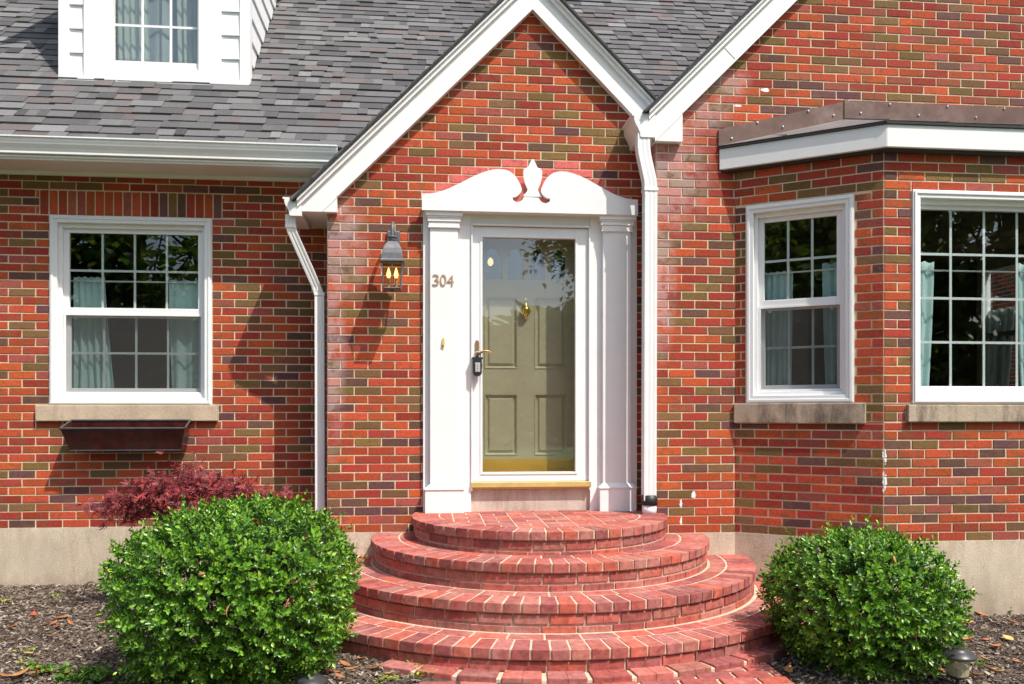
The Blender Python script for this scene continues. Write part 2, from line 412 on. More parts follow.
house = empty('brick_house', (.8, 1.5, .05), 'red brick house with white trim, grey shingle roofs and a canted bay window', 'house')

ZB = .54                                              # top of the concrete footing
LW = (-3.034, -1.764, 1.534, 3.068)                  # left window opening
DW = (at(422, 400, 0)[0] + .03, at(637, 400, 0)[0] - .03, .6, 3.05)
AW = (.085, .863, 1.543, 3.062)
BW = (3.473, 5.207, 1.535, 3.075)
AX, AZ = .822, 4.635                                  # entrance gable: apex of the lower rake edge (slope 1)
GX, GZ = 4.36, 6.177                                   # right wing apex
wall('brick_wall', FL, -5.3, -.771, ZB, 3.43, [LW, (LW[0] - .1, LW[1] + .048, 1.402, 1.534)], 11, -.02, parent=house, soldiers=[(-3.115, -1.684, 3.070, 3.273, 20)])
PEDX0, PEDX1 = at(422, 200, -.1)[0], at(637, 200, -.1)[0]
def ped_top(x):                                        # top outline of the pediment
    t = (x - PEDX0) / (PEDX1 - PEDX0); m = min(t, 1 - t) * 2
    zb = 3.02
    pts = [(0, .165), (.12, .185), (.3, .245), (.5, .32), (.65, .375), (.75, .395), (.85, .385), (.93, .33), (.97, .26), (1, .22)]
    for (a, b), (c, d) in zip(pts, pts[1:]):
        if m <= c: return zb + b + (d - b) * (m - a) / (c - a)
    return zb + .2
def halo(q, col):
    uc, zc = (q[0] + q[1]) / 2, (q[2] + q[3]) / 2
    if PEDX0 + .08 < uc < PEDX1 - .05 and zc > 3.1 and zc < ped_top(uc) + .052: return (.66, .15, .13)
wall('brick_wall', FC, -.771, 1.753, ZB, 4.75, [DW], 23, -.771, parent=house, special=halo,
     clips=[((AX, 0, AZ + .03), (-1, 0, 1)), ((AX, 0, AZ + .03), (1, 0, 1))])
wall('brick_wall', Frame(-.771, YL, 0, -1), 0, YL, ZB, 3.3, [], 24, 0, parent=house)
wall('brick_wall', FR, 1.753, 6.97, ZB, 6.2, [(BAYI[0] + .02, 6.32, .3, 3.4)], 31, 1.753 + .1, parent=house,
     clips=[((GX, 0, GZ + .03), (-1, 0, 1)), ((GX, 0, GZ + .03), (1, 0, 1))])
wall('brick_wall', Frame(1.753, YC, 0, -1), 0, -YR, ZB, 3.78, [], 33, .05, parent=house)
wall('brick_wall', FA, 0, LA, ZB, 3.45, [AW, (0, .943, 1.39, 1.535)], 41, .045, parent=house)
wall('brick_wall', FB, BAYO[0], BX1, ZB, 3.45, [BW, (3.427, 5.30, 1.40, 1.526)], 51, BAYO[0], parent=house)
wall('brick_wall', FA2, 0, LA, ZB, 3.45, [], 52, 0, parent=house)
# footing
mb = MB()
for (a, b) in (((-5.3, YL), (-.771, YL)), ((-.771, YL), (-.771, YC)), ((-.771, YC), (1.753, YC)), ((1.753, YC), (1.753, YR)), ((1.753, YR), BAYI), (BAYI, BAYO), (BAYO, (BX1, YB)), ((BX1, YB), (6.34, YR)), ((6.34, YR), (6.97, YR))):
    d = V((b[0] - a[0], b[1] - a[1], 0)); l = d.length; fr = Frame(a[0], a[1], d.x, d.y)
    nseg = max(1, int(l / .4))
    for k in range(nseg):
        mb.poly([fr.p(l * k / nseg, .006, -.4), fr.p(l * (k + 1) / nseg, .006, -.4), fr.p(l * (k + 1) / nseg, .006, ZB), fr.p(l * k / nseg, .006, ZB)])
    mb.poly([fr.p(0, .006, ZB), fr.p(l, .006, ZB), fr.p(l, -.05, ZB), fr.p(0, -.05, ZB)])
mb.build('foundation', M['concrete'], house)

# ------------------------------------------------------------------ windows
def window(fr, u0, u1, z0, z1, rail, cols, rows, lower_rows, screen, sill, sill_mat, label=None, head=.07):
    mb = MB()
    fr.ring(mb, u0, u1, z0, z1, .058, -.11, .014)                      # brick mould
    fr.ring(mb, u0 + .01, u1 - .01, z0 + .01, z1 - .01, .02, .014, .022)
    fr.ring(mb, u0 + .058, u1 - .058, z0 + .058, z1 - .058, .026 if rail else .008, -.12, -.025, tb=.03, tt=.034)
    if label == 'storm': pass
    cs = mb.build('window', M['vinyl'], house, bevel=.003)
    e0 = .084 if rail else .062
    a0, a1, b0, b1 = u0 + e0, u1 - e0, z0 + .088, z1 - .092
    t = .042
    gl = MB(); mu = MB()
    def lights(p0, p1, q0, q1, c, r, w):
        fr.box(gl, p0, p1, w - .002, w + .002, q0, q1)
        for k in range(1, c): x = lerp(p0, p1, k / c); fr.box(mu, x - .009, x + .009, w - .008, w - .003, q0, q1)
        for k in range(1, r): z = lerp(q0, q1, k / r); fr.box(mu, p0, p1, w - .0095, w - .0035, z - .009, z + .009)
    if rail:
        up = MB(); fr.ring(up, a0, a1, rail - .01, b1, t, -.085, -.055, tb=.055, tt=.035)
        up.build('upper_sash', M['vinyl'], cs, bevel=.003)
        lights(a0 + t, a1 - t, rail + .045, b1 - .035, cols, rows, -.07)
        lo = MB(); fr.ring(lo, a0, a1, b0, rail + .012, t, -.116, -.088, tb=.05, tt=.045)
        for x in (a0 + .08, a1 - .08): fr.box(lo, x - .012, x + .012, -.087, -.080, rail - .048, rail - .03)
        lo.build('lower_sash', M['vinyl'], cs, bevel=.003)
        lights(a0 + t, a1 - t, b0 + .05, rail - .033, cols, lower_rows, -.102)
        if screen:
            sc = MB(); fr.box(sc, a0 + .012, a1 - .012, -.0525, -.0515, b0 + .01, rail - .008)
            sc.build('insect_screen', M['screen'], cs)
            sf = MB(); fr.ring(sf, a0 + .004, a1 - .004, b0 + .004, rail - .004, .014, -.0545, -.049)
            sf.build('screen_frame', M['vinyl'], cs)
    else:
        up = MB(); fr.ring(up, a0, a1, b0, b1, .025, -.10, -.055, tb=.04, tt=.03)
        up.build('sash', M['vinyl'], cs, bevel=.003)
        lights(a0 + .025, a1 - .025, b0 + .04, b1 - .03, cols, rows, -.075)
    gl.build('glass_pane', M['glass'], cs); mu.build('muntin_grid', M['vinyl'], cs)
    if sill:
        sb = MB(); fr.box(sb, sill[0], sill[1], -.1, .035, sill[2], sill[3]); sb.build('sill', sill_mat, cs, bevel=.006)
    return cs
window(FL, *LW, 2.285, 4, 2, 2, True, (-3.134, -1.716, 1.402, 1.531), M['stone_clean'])
window(FA, *AW, 2.29, 3, 2, 2, True, (-.002, .943, 1.390, 1.540), M['stone'])
window(FB, *BW, None, 6, 4, 0, False, (3.427, 5.30, 1.402, 1.527), M['stone'])

# curtains
def curtain(name, label, fr, ut, ub, zt, zb, w, group, mat='curtain', folds=5, amp=.016, seed=1, origin_z=None):
    rng = random.Random(seed); nu, nz = 40, 22; vs = []; ph = [rng.uniform(0, 6) for _ in range(4)]
    for j in range(nz + 1):
        t = j / nz; z = lerp(zt, zb, t); a = lerp(ut[0], ub[0], t ** 1.3); b = lerp(ut[1], ub[1], t ** 1.3)
        for i in range(nu + 1):
            s = i / nu
            dw = amp * (math.sin(s * folds * 2 * PI + ph[0] + .5 * math.sin(t * 3 + ph[1])) + .45 * math.sin(s * folds * 3.7 + ph[2] + t * 1.3))
            dz = .006 * math.sin(s * folds * 2 * PI * 1.0 + ph[3]) if j == 0 else 0
            vs.append(fr.p(lerp(a, b, s), w + dw * (.6 + .6 * t), z + dz))
    fs = [(j * (nu + 1) + i, j * (nu + 1) + i + 1, (j + 1) * (nu + 1) + i + 1, (j + 1) * (nu + 1) + i) for j in range(nz) for i in range(nu)]
    mb = MB(); mb.mesh(vs, fs, 0, (1, 1, 1), True)
    mid = fr.p((ut[0] + ut[1]) / 2, w, zt)
    o = mb.build(name, M[mat], None, origin=mid, solid=.0018); tag(o, label, 'curtain', group); return o
def rod(label, fr, u0, u1, z, w):
    mb = MB(); mb.tube([fr.p(u0, w, z), fr.p(u1, w, z)], .007, 8)
    for u in (u0, u1): mb.lathe(fr.p(u, w, z - .012), [(0, 0), (.012, .004), (.014, .012), (.012, .02), (0, .024)], 10)
    o = mb.build('curtain_rod', M['vinyl'], None, origin=fr.p(u0, w, z)); tag(o, label, 'curtain rod', 'cafe curtain rods'); return o
G = 'teal cafe curtains in the windows'
zr = 2.56
rod('thin white curtain rod across the window above the dark planter box', FL, -2.95, -1.84, zr, -.14)
curtain('curtain', 'teal curtain hanging flared at left side of the window above the planter box', FL, (-2.91, -2.66), (-2.91, -2.58), zr + .035, 1.62, -.155, G, seed=3)
curtain('curtain', 'teal curtain hanging straight at right side of the window above the planter box', FL, (-2.155, -1.85), (-2.13, -1.83), zr + .02, 1.62, -.155, G, folds=3, amp=.010, seed=5)
rod('thin white curtain rod across the narrow slanted bay window', FA, .16, .80, 2.55, -.14)
curtain('curtain', 'pale teal curtain at left side of the narrow slanted bay window', FA, (.17, .41), (.17, .40), 2.565, 1.6, -.155, G, folds=5, seed=8)
curtain('curtain', 'pale teal curtain at right side of the narrow slanted bay window', FA, (.62, .82), (.65, .82), 2.60, 1.6, -.155, G, folds=3, seed=9)
rod('thin white curtain rod across the wide front bay window', FB, 3.55, 5.2, 2.52, -.135)
curtain('curtain', 'teal curtain narrowing downward at left side of the wide bay window', FB, (3.57, 3.735), (3.57, 3.69), 2.585, 1.6, -.150, G, folds=2, amp=.012, seed=12)
curtain('curtain', 'teal curtain cut by the right edge of the photo in the wide bay window', FB, (4.39, 4.66), (4.42, 4.7), 2.585, 1.6, -.150, G, folds=4, seed=14)

# rooms behind the glass
def room(x0, x1, y0, y1, z0, z1, open_side=None, hole=None):
    mb = MB()
    mb.poly([(x0, y1, z0), (x1, y1, z0), (x1, y1, z1), (x0, y1, z1)])
    mb.poly([(x0, y0, z0), (x0, y1, z0), (x0, y1, z1), (x0, y0, z1)])
    if hole:
        ya, yb, za, zb = hole
        for a, b, c, d in subtract((y0, y1, z0, z1), hole): mb.poly([(x1, a, c), (x1, b, c), (x1, b, d), (x1, a, d)])
    else: mb.poly([(x1, y0, z0), (x1, y1, z0), (x1, y1, z1), (x1, y0, z1)])
    mb.poly([(x0, y0, z1), (x1, y0, z1), (x1, y1, z1), (x0, y1, z1)])
    mb.poly([(x0, y0, z0), (x1, y0, z0), (x1, y1, z0), (x0, y1, z0)], 1)
    mb.build('interior_wall', [M['room'], M['floorwood']], house)
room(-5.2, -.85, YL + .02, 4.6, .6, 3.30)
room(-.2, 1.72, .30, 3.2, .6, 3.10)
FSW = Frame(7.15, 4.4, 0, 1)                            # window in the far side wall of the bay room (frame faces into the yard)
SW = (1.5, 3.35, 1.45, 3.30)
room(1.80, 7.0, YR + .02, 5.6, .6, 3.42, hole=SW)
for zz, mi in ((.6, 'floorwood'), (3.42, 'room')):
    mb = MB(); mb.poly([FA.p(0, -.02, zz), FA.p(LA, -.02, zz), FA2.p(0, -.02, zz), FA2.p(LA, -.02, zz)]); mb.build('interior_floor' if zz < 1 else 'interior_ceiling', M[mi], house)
sw = Frame(7.0, 0, 0, 1)
mb = MB()
for a0, a1, c0, c1, w0, w1 in ((SW[0], SW[1], SW[2], SW[3], -.09, .03),):
    sw.ring(mb, a0, a1, c0, c1, .07, w0, w1); sw.box(mb, a0 + .07, a1 - .07, -.03, .0, 2.40, 2.47)
    sw.ring(mb, a0 - .11, a1 + .11, c0 - .11, c1 + .11, .11, -.02 - .012, -.008)
ws = mb.build('window', M['vinyl'], house, bevel=.003)
g = MB(); sw.box(g, SW[0] + .07, SW[1] - .07, -.016, -.012, SW[2] + .07, SW[3] - .07); g.build('glass_pane', M['glass'], ws)
sx = Frame(6.93, 0, 0, 1)
curtain('curtain', 'tied pale curtain by the far side window seen through the wide bay window', sx, (2.80, 3.40), (3.0, 3.45), 2.75, 1.2, .06, 'pale curtains inside the bay room', 'bay_curtain', 4, .02, 21)
# dark chair standing inside the bay
chx, chy, fz = 4.62, .25, .62
ch = empty('chair', (chx, chy, fz), 'dark round backed chair standing inside the wide bay window', 'chair')
mb = MB(); mb.lathe((chx, chy, fz + .44), [(0, 0), (.21, 0), (.225, .02), (.21, .045), (0, .05)], 24); mb.build('seat', M['black'], ch)
mb = MB(); mb.prism([(chx + .19 * math.cos(t), chy - .20, fz + .86 + (.24 if math.sin(t) > 0 else .30) * math.sin(t)) for t in [2 * PI * k / 28 for k in range(28)]], (0, .03, 0)); mb.build('backrest', M['black'], ch, bevel=.006)
for sx_ in (-1, 1):
    for sy_ in (-1, 1):
        mb = MB(); mb.tube([(chx + sx_ * .20, chy + sy_ * .20, fz), (chx + sx_ * .15, chy + sy_ * .15, fz + .45)], [.014, .019], 8); mb.build('leg', M['black'], ch)

# ------------------------------------------------------------------ door surround
def pbox(mb, pxa, pxb, pya, pyb, y0, y1, mat=0):
    x0 = at(pxa, 400, y0)[0]; x1 = at(pxb, 400, y0)[0]; xc = (pxa + pxb) / 2
    mb.box(x0, x1, y0, y1, at(xc, pyb, y0)[1], at(xc, pya, y0)[1], mat)
ZLAND = .695
sur = MB()
xL0, xL1 = at(423, 400, -.03)[0], at(471, 400, -.03)[0]; xR0, xR1 = at(590, 400, -.03)[0], at(637, 400, -.03)[0]
sur.box(xL0, xL1, -.03, .10, ZLAND - .02, 3.03); sur.box(xR0, xR1, -.03, .10, ZLAND - .02, 3.03)
zh = at(530, 227, -.02)[1]
sur.box(xL1, xR0, -.02, .10, zh, 3.03)                                   # head board
sur.box(xL1, xL1 + .022, .02, .26, ZLAND, zh); sur.box(xR0 - .022, xR0, .02, .26, ZLAND, zh)   # jambs
sur.box(xL1, xL1 + .012, -.045, -.025, .86, zh + .012); sur.box(xR0 - .012, xR0, -.045, -.025, .86, zh + .012); sur.box(xL1, xR0, -.045, -.025, zh, zh + .014)
surround = sur.build('door_surround', M['white'], house, bevel=.003)
tag(surround)
def pilaster(pa, pb, sa, sb, ba, bb, ca, cb, ztop_px):
    mb = MB(); Y = -.075
    x0, x1 = at(sa, 400, Y)[0], at(sb, 400, Y)[0]
    mb.box(x0, x1, Y, -.028, .9, 3.0)
    # edge fillets
    b0, b1 = at(ba, 500, -.10)[0], at(bb, 500, -.10)[0]
    mb.box(b0, b1, -.10, -.028, ZLAND - .004, .885)
    mb.hexa([(b0, -.10, .885), (b1, -.10, .885), (b1, -.028, .885), (b0, -.028, .885), (x0 - .004, Y - .006, .915), (x1 + .004, Y - .006, .915), (x1 + .004, -.028, .915), (x0 - .004, -.028, .915)])
    mb.box(b0 - .006, b1 + .006, -.107, -.028, .872, .886)
    c0, c1 = at(ca, 220, -.11)[0], at(cb, 220, -.11)[0]
    zt = 3.03
    steps = [(.0, .012, -.115), (.012, .04, -.108), (.04, .052, -.100), (.052, .082, -.094), (.082, .118, -.086), (.118, .13, -.090)]
    n = len(steps)
    for k, (a, b, y) in enumerate(steps):
        f = (-.075 - y) / .04
        mb.box(lerp(x0, c0, max(0, f)), lerp(x1, c1, max(0, f)), y, -.028, zt - b, zt - a)
    return mb.build('pilaster', M['white'], surround, bevel=.003)
pilaster(0, 0, 430, 458, 425, 464, 424.5, 463.5, 212)
pilaster(0, 0, 603, 631, 600, 636.5, 599, 637.5, 212)
# broken swan-neck pediment
def cr(pts, n=6):
    out = []
    P = [pts[0]] + pts + [pts[-1]]
    for i in range(1, len(P) - 2):
        for k in range(n):
            t = k / n; p0, p1, p2, p3 = P[i - 1], P[i], P[i + 1], P[i + 2]
            out.append(tuple(.5 * ((2 * p1[q]) + (-p0[q] + p2[q]) * t + (2 * p0[q] - 5 * p1[q] + 4 * p2[q] - p3[q]) * t * t + (-p0[q] + 3 * p1[q] - 3 * p2[q] + p3[q]) * t ** 3) for q in (0, 1)))
    out.append(pts[-1]); return out
YP = -.125
def ped_pts():
    # left half outline in photo pixels of the crop, converted at the pediment's own plane
    px = [(422, 193.5), (433, 193), (446, 189.5), (460, 183), (474, 176), (487, 171), (499, 169), (509, 171), (516, 177), (520.5, 185), (521.5, 191), (517, 196), (512.5, 197), (513, 200), (517, 202), (521.5, 200.5), (523.8, 197)]
    return [at(a, b, YP) for a, b in px]
L = ped_pts(); cx = (at(422, 200, YP)[0] + at(638, 200, YP)[0]) / 2
zbot = 3.025
sl = -.0
Ls = cr(L[:13]) + cr(L[13:], 4)
Rs = [(2 * cx - x, z - .004) for x, z in Ls]
mb = MB()
def strip(side):
    top = side
    for (xa, za), (xb, zb2) in zip(top, top[1:]): pass
outline_l = [(x, z) for x, z in Ls] + [(cx, L[-1][1])]
# ear polygon (left and right) + base rail, triangulated by bmesh
def ngon_prism(name, pts, y0, y1, mat, parent, bevel=.0):
    bm = bmesh.new(); o0 = V(ROOT[parent.name])
    vs = [bm.verts.new((x - o0.x, y0 - o0.y, z - o0.z)) for x, z in pts]
    f = bm.faces.new(vs); bmesh.ops.recalc_face_normals(bm, faces=[f])
    r = bmesh.ops.extrude_face_region(bm, geom=[f]); 
    for e in r['geom']:
        if isinstance(e, bmesh.types.BMVert): e.co.y += (y1 - y0)
    bmesh.ops.recalc_face_normals(bm, faces=bm.faces)
    bmesh.ops.triangulate(bm, faces=[q for q in bm.faces if len(q.verts) > 4])
    me = bpy.data.meshes.new(name); bm.to_mesh(me); bm.free(); me.materials.append(M[mat])
    ob = bpy.data.objects.new(name, me); COL.objects.link(ob); ob.parent = parent; ROOT[ob.name] = tuple(o0)
    if bevel:
        bv = ob.modifiers.new('bevel', 'BEVEL'); bv.width = bevel; bv.segments = 2; bv.limit_method = 'ANGLE'; bv.angle_limit = .7
    return ob
poly = outline_l + list(reversed(Rs)) + [(2 * cx - L[0][0], zbot), (L[0][0], zbot)]
ngon_prism('pediment', poly, YP, -.090, 'white', surround, .003)
mb = MB(); mb.box(PEDX0 + .012, PEDX1 - .012, -.0895, -.004, 3.026, 3.10); mb.build('pediment_rail', M['white'], surround)
M['redpaint'] = simple('red_brick_paint', (.50, .115, .085), .7, .2, 25, .3, 80)
mb = MB(); q0, q1 = at(504, 190, -.09)[0], at(562, 190, -.09)[0]; mb.box(q0, q1, -.0892, -.004, 3.102, at(532, 184, -.09)[1]); mb.build('tympanum', M['redpaint'], surround)
# urn finial: flat sawn board with an urn outline
fp = [(514.5 + 9, 196.5), (523.5, 195), (526, 193), (527.5, 190), (525, 184), (523.2, 177), (523, 171), (524.5, 168.5), (528, 167.5), (529.5, 163.5), (531.8, 159.5)]
fp = [at(a, b, YP + .02) for a, b in fp]; fx = at(532.6, 180, YP + .02)[0]
fpoly = fp + [(2 * fx - x, z) for x, z in reversed(fp)]
ngon_prism('urn_finial', fpoly, YP + .012, -.0885, 'white', surround, .003)
# stepped red painted brick board behind the scroll gap
# threshold
mb = MB(); mb.box(xL1 - .02, xR0 + .02, .0, .3, ZLAND - .02, at(530, 488, 0)[1] - .004)
mb.build('threshold', M['threshold'], surround, bevel=.008)
# house number: three brass numerals on the left pilaster
def digit(ch, px0, px1, py0, py1):
    x0, z1 = at(px0, py0, -.077); x1, z0 = at(px1, py1, -.077)
    cu = bpy.data.curves.new('numeral', 'FONT'); cu.body = ch; cu.extrude = .002; cu.offset = -.012; cu.size = 1
    to = bpy.data.objects.new('numeral_text', cu); COL.objects.link(to)
    dg = bpy.context.evaluated_depsgraph_get(); me = bpy.data.meshes.new_from_object(to.evaluated_get(dg))
    bpy.data.objects.remove(to)
    xs = [v.co.x for v in me.vertices]; ys = [v.co.y for v in me.vertices]
    sx = (x1 - x0) / (max(xs) - min(xs)); sy = (z1 - z0) / (max(ys) - min(ys)); ax, ay = min(xs), min(ys)
    o0 = V(ROOT[surround.name])
    for v in me.vertices:
        x, y, z = v.co; v.co = (x0 + (x - ax) * sx - o0.x, -.077 - z * 1.0 - .004 - o0.y, z0 + (y - ay) * sy - o0.z)
    me.materials.append(M['numeral']); ob = bpy.data.objects.new('house_number', me); COL.objects.link(ob); ob.parent = surround
    ob['label'] = 'brass house number ' + ch
digit('3', 432.5, 439, 274.3, 285.5); digit('0', 440.2, 446.4, 274.5, 285.7); digit('4', 446.9, 454, 274.7, 286)
mb = MB(); bx, bz = at(443.3, 343, -.077)
mb.prism([(bx + .011 * math.cos(t) , -.076, bz + .042 * math.sin(t)) for t in [2 * PI * k / 20 for k in range(20)]], (0, -.008, 0))
mb.prism([(bx + .010 * math.cos(t) , -.085, bz - .010 + .011 * math.sin(t)) for t in [2 * PI * k / 12 for k in range(12)]], (0, -.006, 0))
mb.build('doorbell', simple('gold_bell_push', (.78, .55, .14), .3, .1, 20, metal=.3), surround, bevel=.002)

# storm door
sd = MB(); Y0 = -.018
x0, x1 = xL1 + .004, xR0 - .004; zt = zh - .004; zb = at(530, 481, 0)[1]
gx0, gx1 = at(482.4, 400, Y0)[0], at(575.3, 400, Y0)[0]; gz1 = at(529, 238, Y0)[1]; gz0 = at(529, 472, Y0)[1]
sd.box(x0, gx0, Y0, .018, zb, zt); sd.box(gx1, x1, Y0, .018, zb, zt); sd.box(gx0, gx1, Y0, .018, zb, gz0); sd.box(gx0, gx1, Y0, .018, gz1, zt)
b = .018
sd.box(gx0 - b, gx0, Y0 - .006, Y0, gz0 - b, gz1 + b); sd.box(gx1, gx1 + b, Y0 - .006, Y0, gz0 - b, gz1 + b); sd.box(gx0, gx1, Y0 - .006, Y0, gz0 - b, gz0); sd.box(gx0, gx1, Y0 - .006, Y0, gz1, gz1 + b)
sd.box(x0, x0 + .004, Y0 - .004, Y0, zb, zt)
storm = sd.build('storm_door', M['vinyl'], house, bevel=.003)
g = MB(); g.box(gx0, gx1, -.001, .004, gz0, gz1); g.build('glass_pane', M['storm_glass'], storm)
g = MB(); g.box(x0 - .005, x1 + .01, -.055, -.02, zb - .045, zb - .002); g.box(x0 - .005, x1 + .01, -.03, .02, zb - .06, zb - .04); g.build('door_sweep', M['sillbrass'], storm, bevel=.004)
hx, hz = at(477, 352, Y0)
h = MB(); h.prism([(hx + dx_, Y0 - .001, hz + .0 + dz_) for dx_, dz_ in ((-.016, -.09), (.016, -.09), (.016, .075), (.011, .088), (0, .093), (-.011, .088), (-.016, .075))], (0, -.006, 0))
h.build('escutcheon', M['oldbrass'], storm, bevel=.002)
h = MB(); h.lathe((0, 0, 0), [(0, 0)], 3) if False else None
h.tube([(hx, Y0 - .005, hz - .02), (hx, Y0 - .05, hz - .02)], [.02, .017], 14)
h.tube([(hx, Y0 - .045, hz - .02), (hx + .02, Y0 - .06, hz - .012), (hx + .05, Y0 - .062, hz + .004), (hx + .085, Y0 - .058, hz + .004), (hx + .115, Y0 - .05, hz - .014)], [.011, .010, .008, .007, .005], 10)
h.build('handle', M['oldbrass'], storm)
# key lock box hanging on the storm door handle
lx, lz = at(477.5, 366.5, Y0 - .06)
kb = empty('key_lockbox', (lx, Y0 - .05, lz - .08), 'black key lockbox with grey push buttons hanging on the storm door handle', 'lockbox')
mb = MB(); mb.prism([(lx + a, Y0 - .03, lz + c) for a, c in ((-.034, -.05), (-.026, -.066), (-.01, -.076), (.01, -.076), (.026, -.066), (.034, -.05), (.034, .058), (.042, .062), (.042, .072), (-.042, .072), (-.042, .062), (-.034, .058))], (0, -.04, 0))
mb.build('case', M['black'], kb, bevel=.004)
mb = MB(); mb.box(lx - .020, lx + .020, Y0 - .0735, Y0 - .0695, lz - .045, lz + .03); mb.build('button_panel', M['grey'], kb, bevel=.001)
for r_ in range(5):
    for c_ in range(2):
        mb = MB(); mb.box(lx - .016 + c_ * .018, lx - .002 + c_ * .018, Y0 - .078, Y0 - .073, lz - .040 + r_ * .0135, lz - .030 + r_ * .0135); mb.build('push_button', M['keys'], kb)
mb = MB(); mb.tube([(lx - .024, Y0 - .05, lz + .07)] + [(lx + .024 * math.cos(t), Y0 - .05, lz + .088 + .026 * math.sin(t)) for t in [PI - k * PI / 10 for k in range(11)]] + [(lx + .024, Y0 - .05, lz + .07)], .006, 8); mb.build('shackle', M['grey'], kb)

# inner door, olive green, four panels and a row of arched lights
YD = .20
dx0, dx1 = xL1 + .03, xR0 - .03; dz0 = at(530, 489, YD)[1] - .02; dz1 = zh + .02
def dpt(px, py): return at(px, py, YD)
ub = [(dpt(484.5, 0)[0], dpt(517.5, 0)[0]), (dpt(534.5, 0)[0], dpt(567, 0)[0])]
pz = [(dpt(0, 369)[1], dpt(0, 297)[1]), (dpt(500, 455)[1], dpt(500, 394)[1])]
pz = [(at(520, 368.5, YD)[1], at(520, 297, YD)[1]), (at(520, 455, YD)[1], at(520, 394, YD)[1])]
lx_ = [(at(a, 0, YD)[0], at(b_, 0, YD)[0]) for a, b_ in ((484, 502), (507.5, 523.5), (530.5, 544.5), (551, 565.5))]
lz0, lz1 = at(520, 280, YD)[1], at(520, 248, YD)[1]
mb = MB()
holes = [(a, b_, c, d) for (a, b_) in ub for (c, d) in pz] + [(a, b_, lz0, lz1) for a, b_ in lx_]
rects = [(dx0, dx1, dz0, dz1)]
for o in holes: rects = [q for x in rects for q in subtract(x, o)]
for a, b_, c, d in rects: mb.box(a, b_, YD, YD + .04, c, d)
fd = mb.build('front_door', M['door'], house); 
for (a, b_) in ub:
    for (c, d) in pz:
        p = MB(); e1 = .018; e2 = .030
        def q4(i, y): return [(a + i, y, c + i), (b_ - i, y, c + i), (b_ - i, y, d - i), (a + i, y, d - i)]
        lv = [q4(0, YD - .004), q4(.006, YD - .004), q4(e1, YD + .016), q4(e2, YD + .016), q4(e2 + .012, YD + .004)]
        vs = [v for l in lv for v in l]; fs = []
        for k in range(len(lv) - 1):
            for i in range(4): j = (i + 1) % 4; fs.append((k * 4 + i, k * 4 + j, k * 4 + 4 + j, k * 4 + 4 + i))
        fs.append((16, 17, 18, 19)); p.mesh(vs, fs); p.build('door_panel', M['door'], fd)
for a, b_ in lx_:
    p = MB(); w_ = b_ - a; m_ = (a + b_) / 2
    # arched spandrel
    arch = [(a, lz1 - .10)] + [(a, lz1 - .07), (a + w_ * .16, lz1 - .065), (a + w_ * .2, lz1 - .035)] + [(m_ - w_ * .30 * math.cos(t), lz1 - .035 + .03 * math.sin(t)) for t in [k * PI / 8 for k in range(9)]] + [(b_ - w_ * .2, lz1 - .035), (b_ - w_ * .16, lz1 - .065), (b_, lz1 - .07), (b_, lz1 - .10)]
    for (xa, za), (xb, zb_) in zip(arch, arch[1:]):
        if xb - xa > 1e-5: p.prism([(xa, YD + .003, za), (xb, YD + .003, zb_), (xb, YD + .003, lz1), (xa, YD + .003, lz1)], (0, .03, 0))
    p.build('arched_spandrel', M['door'], fd)
p = MB()
for a, b_ in lx_: p.box(a - .004, b_ + .004, YD + .018, YD + .022, lz0 - .004, lz1 + .004)
p.build('door_light', M['glass'], fd)
p = MB(); p.box(ub[0][0] - .02, ub[1][1] + .06, YD - .004, YD - .0005, at(520, 474, YD)[1], at(520, 458.5, YD)[1]); p.build('kick_plate', M['kick'], fd)
kx, kz = at(525.8, 310, YD - .02)
p = MB(); p.lathe((kx, YD - .022, kz), [(0, -.085), (.007, -.075), (.010, -.06), (.016, -.052), (.030, -.03), (.036, -.005), (.036, .012), (.026, .024), (.016, .030), (.020, .04), (.012, .05), (.008, .07), (.012, .08), (.006, .09), (0, .1)], 20)
p.tube([(kx + .040 * math.cos(t), YD - .03, kz + .01 + .055 * math.sin(t)) for t in [PI + .2 + k * (PI - .4) / 12 for k in range(13)]], .006, 8)
p.build('knocker', M['brass'], fd)
# hall lamp behind the door lights
hxp, hzp = at(490.5, 262, 1.3)
hl = empty('hall_lamp', (hxp, 1.3, hzp - .05), 'glowing round hall lamp seen through the door lights', 'lamp')
mb = MB(); mb.lathe((hxp, 1.3, hzp), [(0, -.040), (.018, -.030), (.027, -.010), (.027, .008), (.02, .026), (.01, .038), (0, .042)], 20); mb.build('globe', M['hall'], hl)
mb = MB(); mb.tube([(hxp, 1.3, hzp + .04), (hxp, 1.3, 3.08)], .008, 8); mb.build('stem', M['oldbrass'], hl)

